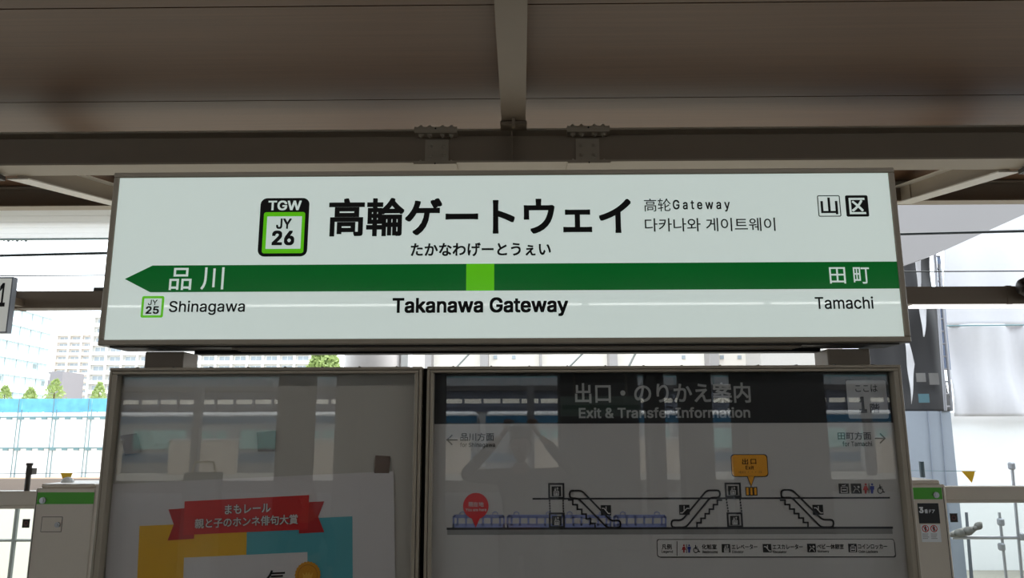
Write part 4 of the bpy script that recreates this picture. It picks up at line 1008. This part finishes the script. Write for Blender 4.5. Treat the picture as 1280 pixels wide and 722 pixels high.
# ------------------------------------------------------------------ people (behind the viewer, seen mirrored)
SKIN = mat('skin', (166, 118, 94), .5, var=.04); HAIR = mat('dark hair', (24, 20, 18), .6, var=.2, scale=60, bump=.4)
def skinned(name, nodes, edges, m_, root, sub=2):
    me = bpy.data.meshes.new(name); off = origin(root)
    me.from_pydata([tuple(Vector(n[0])-off) for n in nodes], edges, [])
    o_ = link(name, me, m_, root)
    md_ = o_.modifiers.new('skin', 'SKIN'); md_.use_smooth_shade = True
    for i, n in enumerate(nodes):
        v = me.skin_vertices[0].data[i]; r = n[1]; v.radius = (r, r) if not isinstance(r, tuple) else r
        v.use_root = (i == 0)
    s_ = o_.modifiers.new('sub', 'SUBSURF'); s_.levels = sub; s_.render_levels = sub
    return o_
def person(label, base, k, hands, cloth, legs, phone=False):
    bx, by = base
    P_ = lambda x, y, z: Vector((bx+x*k, by+y*k, z*k))
    t = thing('person', label, 'person', (bx, by, 0))
    pel, che, nk = P_(0, 0, .93), P_(0, 0, 1.22), P_(0, 0, 1.40)
    N = [(pel, (.15*k, .11*k)), (P_(0, 0, 1.07), (.135*k, .10*k)), (che, (.165*k, .11*k)), (P_(0, 0, 1.35), (.10*k, .075*k)), (nk, .055*k), (P_(0, .01, 1.47), .05*k)]
    E_ = [(0, 1), (1, 2), (2, 3), (3, 4), (4, 5)]
    for s_, (el, wr) in zip((-1, 1), hands):
        sh = P_(s_*.17, 0, 1.345); i = len(N); el = Vector(el); wr = Vector(wr)
        N += [(sh, .058*k), ((sh+el)/2, .047*k), (el, .040*k), ((el+wr)/2, .036*k), (wr, .026*k)]; E_ += [(3, i), (i, i+1), (i+1, i+2), (i+2, i+3), (i+3, i+4)]
        hp = P_(s_*.095, 0, .86); kn = P_(s_*.10, .02, .48); an = P_(s_*.10, -.02, .08); i = len(N)
        N += [(hp, .085*k), (P_(s_*.1, .01, .68), .075*k), (kn, .055*k), (P_(s_*.1, 0, .3), .05*k), (an, .036*k), (P_(s_*.11, .13, .035), .034*k)]
        E_ += [(0, i), (i, i+1), (i+1, i+2), (i+2, i+3), (i+3, i+4), (i+4, i+5)]
    skinned('body', N, E_, SKIN, t)
    g = 1.14
    sh_n = [(N[0][0]+Vector((0, 0, .02)), (.165*k, .125*k)), (N[1][0], (.15*k, .115*k)), (N[2][0], (.18*k, .125*k)), (N[3][0], (.115*k, .09*k))]
    sh_e = [(0, 1), (1, 2), (2, 3)]
    for a in (6, 17):
        i = len(sh_n); sh_n += [(N[a][0], .07*k), (N[a+1][0], .06*k), (N[a+2][0], .052*k), (N[a+3][0], .047*k), (N[a+3][0].lerp(N[a+4][0], .7), .04*k)]
        sh_e += [(3, i), (i, i+1), (i+1, i+2), (i+2, i+3), (i+3, i+4)]
    skinned('jacket', sh_n, sh_e, cloth, t)
    tr_n = [(N[0][0]+Vector((0, 0, -.01)), (.16*k, .12*k))]; tr_e = []
    for a in (11, 22):
        i = len(tr_n); tr_n += [(N[a][0], .098*k), (N[a+1][0], .088*k), (N[a+2][0], .07*k), (N[a+3][0], .064*k), (N[a+4][0]+Vector((0, 0, .02)), .055*k)]
        tr_e += [(0, i), (i, i+1), (i+1, i+2), (i+2, i+3), (i+3, i+4)]
    skinned('trousers', tr_n, tr_e, legs, t)
    for s_ in (-1, 1):
        a = P_(s_*.105, .04, .035); mb = MB(); mb.box(a.x-.048*k, a.x+.048*k, a.y-.11*k, a.y+.15*k, 0, .075*k); mb.obj('shoe', INK, t, .02*k)
    # head
    hc = P_(0, .02, 1.575); bm = bmesh.new(); bmesh.ops.create_icosphere(bm, subdivisions=4, radius=1)
    for v in bm.verts:
        x, y, z = v.co
        wz = .125; wx = .078; wy = .098
        if z < 0: wx *= 1+.25*z; wy *= 1+.12*z
        q = Vector((x*wx, y*wy, z*wz))
        if y > .3:
            q.y += .022*math.exp(-((x*wx)/.012)**2-((z+.12)/.16)**2)                       # nose
            for e in (-1, 1): q.y -= .010*math.exp(-((x*wx-e*.032)/.016)**2-((z-.05)/.12)**2) # eye sockets
            q.y += .006*math.exp(-((x*wx)/.024)**2-((z+.42)/.07)**2)                         # lips
        v.co = q*k+hc-t.location
    me = bpy.data.meshes.new('head'); bm.to_mesh(me); bm.free()
    for p in me.polygons: p.use_smooth = True
    hd_ = link('head', me, SKIN, t)
    for e in (-1, 1):
        MB().tube(hc+Vector((e*.032*k, .078*k, .006*k)), hc+Vector((e*.032*k, .087*k, .006*k)), .011*k, 12).obj('eye', INK, hd_)
        mb = MB(); mb.tube(hc+Vector((e*.072*k, -.01*k, -.005*k)), hc+Vector((e*.088*k, -.016*k, .0)), .02*k, 12, .027*k); mb.obj('ear', SKIN, hd_)
    MB().tube(hc+Vector((-.022*k, .089*k, -.055*k)), hc+Vector((.022*k, .089*k, -.055*k)), .004*k, 8).obj('mouth', mat('lips', (150, 84, 78), .5), hd_)
    bm = bmesh.new(); bmesh.ops.create_icosphere(bm, subdivisions=4, radius=1)
    dl = [v for v in bm.verts if (v.co.z < .25 and v.co.y > .15) or v.co.z < -.45 or (v.co.y > .55 and v.co.z < .5)]
    bmesh.ops.delete(bm, geom=dl, context='VERTS')
    for v in bm.verts:
        n_ = v.co.copy(); s_ = 1+.04*math.sin(n_.x*14)*math.sin(n_.y*13+1)*math.sin(n_.z*12)
        v.co = Vector((n_.x*.093, n_.y*.112, n_.z*.142))*k*s_+hc-t.location
    me = bpy.data.meshes.new('hair'); bm.to_mesh(me); bm.free()
    for p in me.polygons: p.use_smooth = True
    h_ = link('hair', me, HAIR, t); md_ = h_.modifiers.new('s', 'SOLIDIFY'); md_.thickness = .012
    # hands: palm, four fingers, thumb
    for s_, (el, wr) in zip((-1, 1), hands):
        wr = Vector(wr)
        if phone:
            palm = Vector((s_*.105, -.022, wr.z+.055)); tips = []
            skinned('hand', [(wr, .024), ((wr+palm)/2, (.030, .018)), (palm, (.036, .016)), (palm+Vector((-s_*.008, .002, .03)), (.03, .014))], [(0, 1), (1, 2), (2, 3)], SKIN, t)
            for f_ in range(4):
                L_f = (.9, 1, .95, .78)[f_]; b0 = palm+Vector((s_*(.018-.016*f_), -.002, .036-.002*f_)) if False else palm+Vector((s_*(.020-.017*f_), -.004, .034))
                b1 = b0+Vector((0, .004, .030*L_f)); b2 = b1+Vector((-s_*.012, .018, .006*L_f)); b3 = b2+Vector((-s_*.012, .010, -.014))
                skinned('finger', [(b0, .0095), (b1, .009), (b2, .0085), (b3, .0075)], [(0, 1), (1, 2), (2, 3)], SKIN, t, 1)
            b0 = palm+Vector((-s_*.012, -.004, -.02)); b1 = b0+Vector((-s_*.02, -.014, .004)); b2 = b1+Vector((-s_*.02, .004, .012))
            skinned('thumb', [(b0, .013), (b1, .011), (b2, .009)], [(0, 1), (1, 2)], SKIN, t, 1)
        else:
            d_ = Vector((0, .02, -1)).normalized(); palm = wr+d_*.055*k
            skinned('hand', [(wr, .022*k), (palm, (.034*k, .016*k)), (palm+d_*.03*k, (.032*k, .014*k))], [(0, 1), (1, 2)], SKIN, t)
            for f_ in range(4):
                L_f = (.85, 1, .95, .75)[f_]; b0 = palm+d_*.035*k+Vector((0, (.024-.016*f_)*k, 0)); b1 = b0+d_*.035*k*L_f; b2 = b1+(d_+Vector((-s_*.4, 0, 0))).normalized()*.03*k*L_f
                skinned('finger', [(b0, .009*k), (b1, .0085*k), (b2, .007*k)], [(0, 1), (1, 2)], SKIN, t, 1)
            b0 = palm+Vector((0, .03*k, .02*k)); b1 = b0+Vector((-s_*.01*k, .02*k, -.025*k)); b2 = b1+Vector((0, .006*k, -.025*k))
            skinned('thumb', [(b0, .012*k), (b1, .01*k), (b2, .008*k)], [(0, 1), (1, 2)], SKIN, t, 1)
    return t
SHIRT = mat('dark grey cloth', (44, 42, 44), .85, var=.15, scale=40); TROU = mat('black cloth', (30, 30, 34), .9, var=.15, scale=40)
person('person in dark clothes holding a phone up with both hands, mirrored in the map case', (0.0, -.36), 1.0,
       (((-.45, -.22, 1.36), (-.150, -.05, 1.665)), ((.42, -.22, 1.38), (.150, -.05, 1.665))), SHIRT, TROU, phone=True)
person('shorter person in dark clothes standing with arms down, mirrored faintly over the poster', (-1.68, -.25), .76,
       (((-1.68-.2, -.29, .83), (-1.68-.2, -.24, .64)), ((-1.68+.2, -.29, .83), (-1.68+.2, -.24, .64))), mat('navy cloth', (34, 38, 52), .85, var=.15, scale=40), TROU)
t = thing('phone', 'dark phone held sideways by the mirrored person', 'phone', (0, -.03, 1.652))
B(-.086, .086, -.034, -.026, 1.652, 1.742, 'phone_body', INK, t, .003)
B(-.082, .082, -.0345, -.034, 1.656, 1.738, 'screen', mat('phone glass', (20, 22, 26), .1), t)
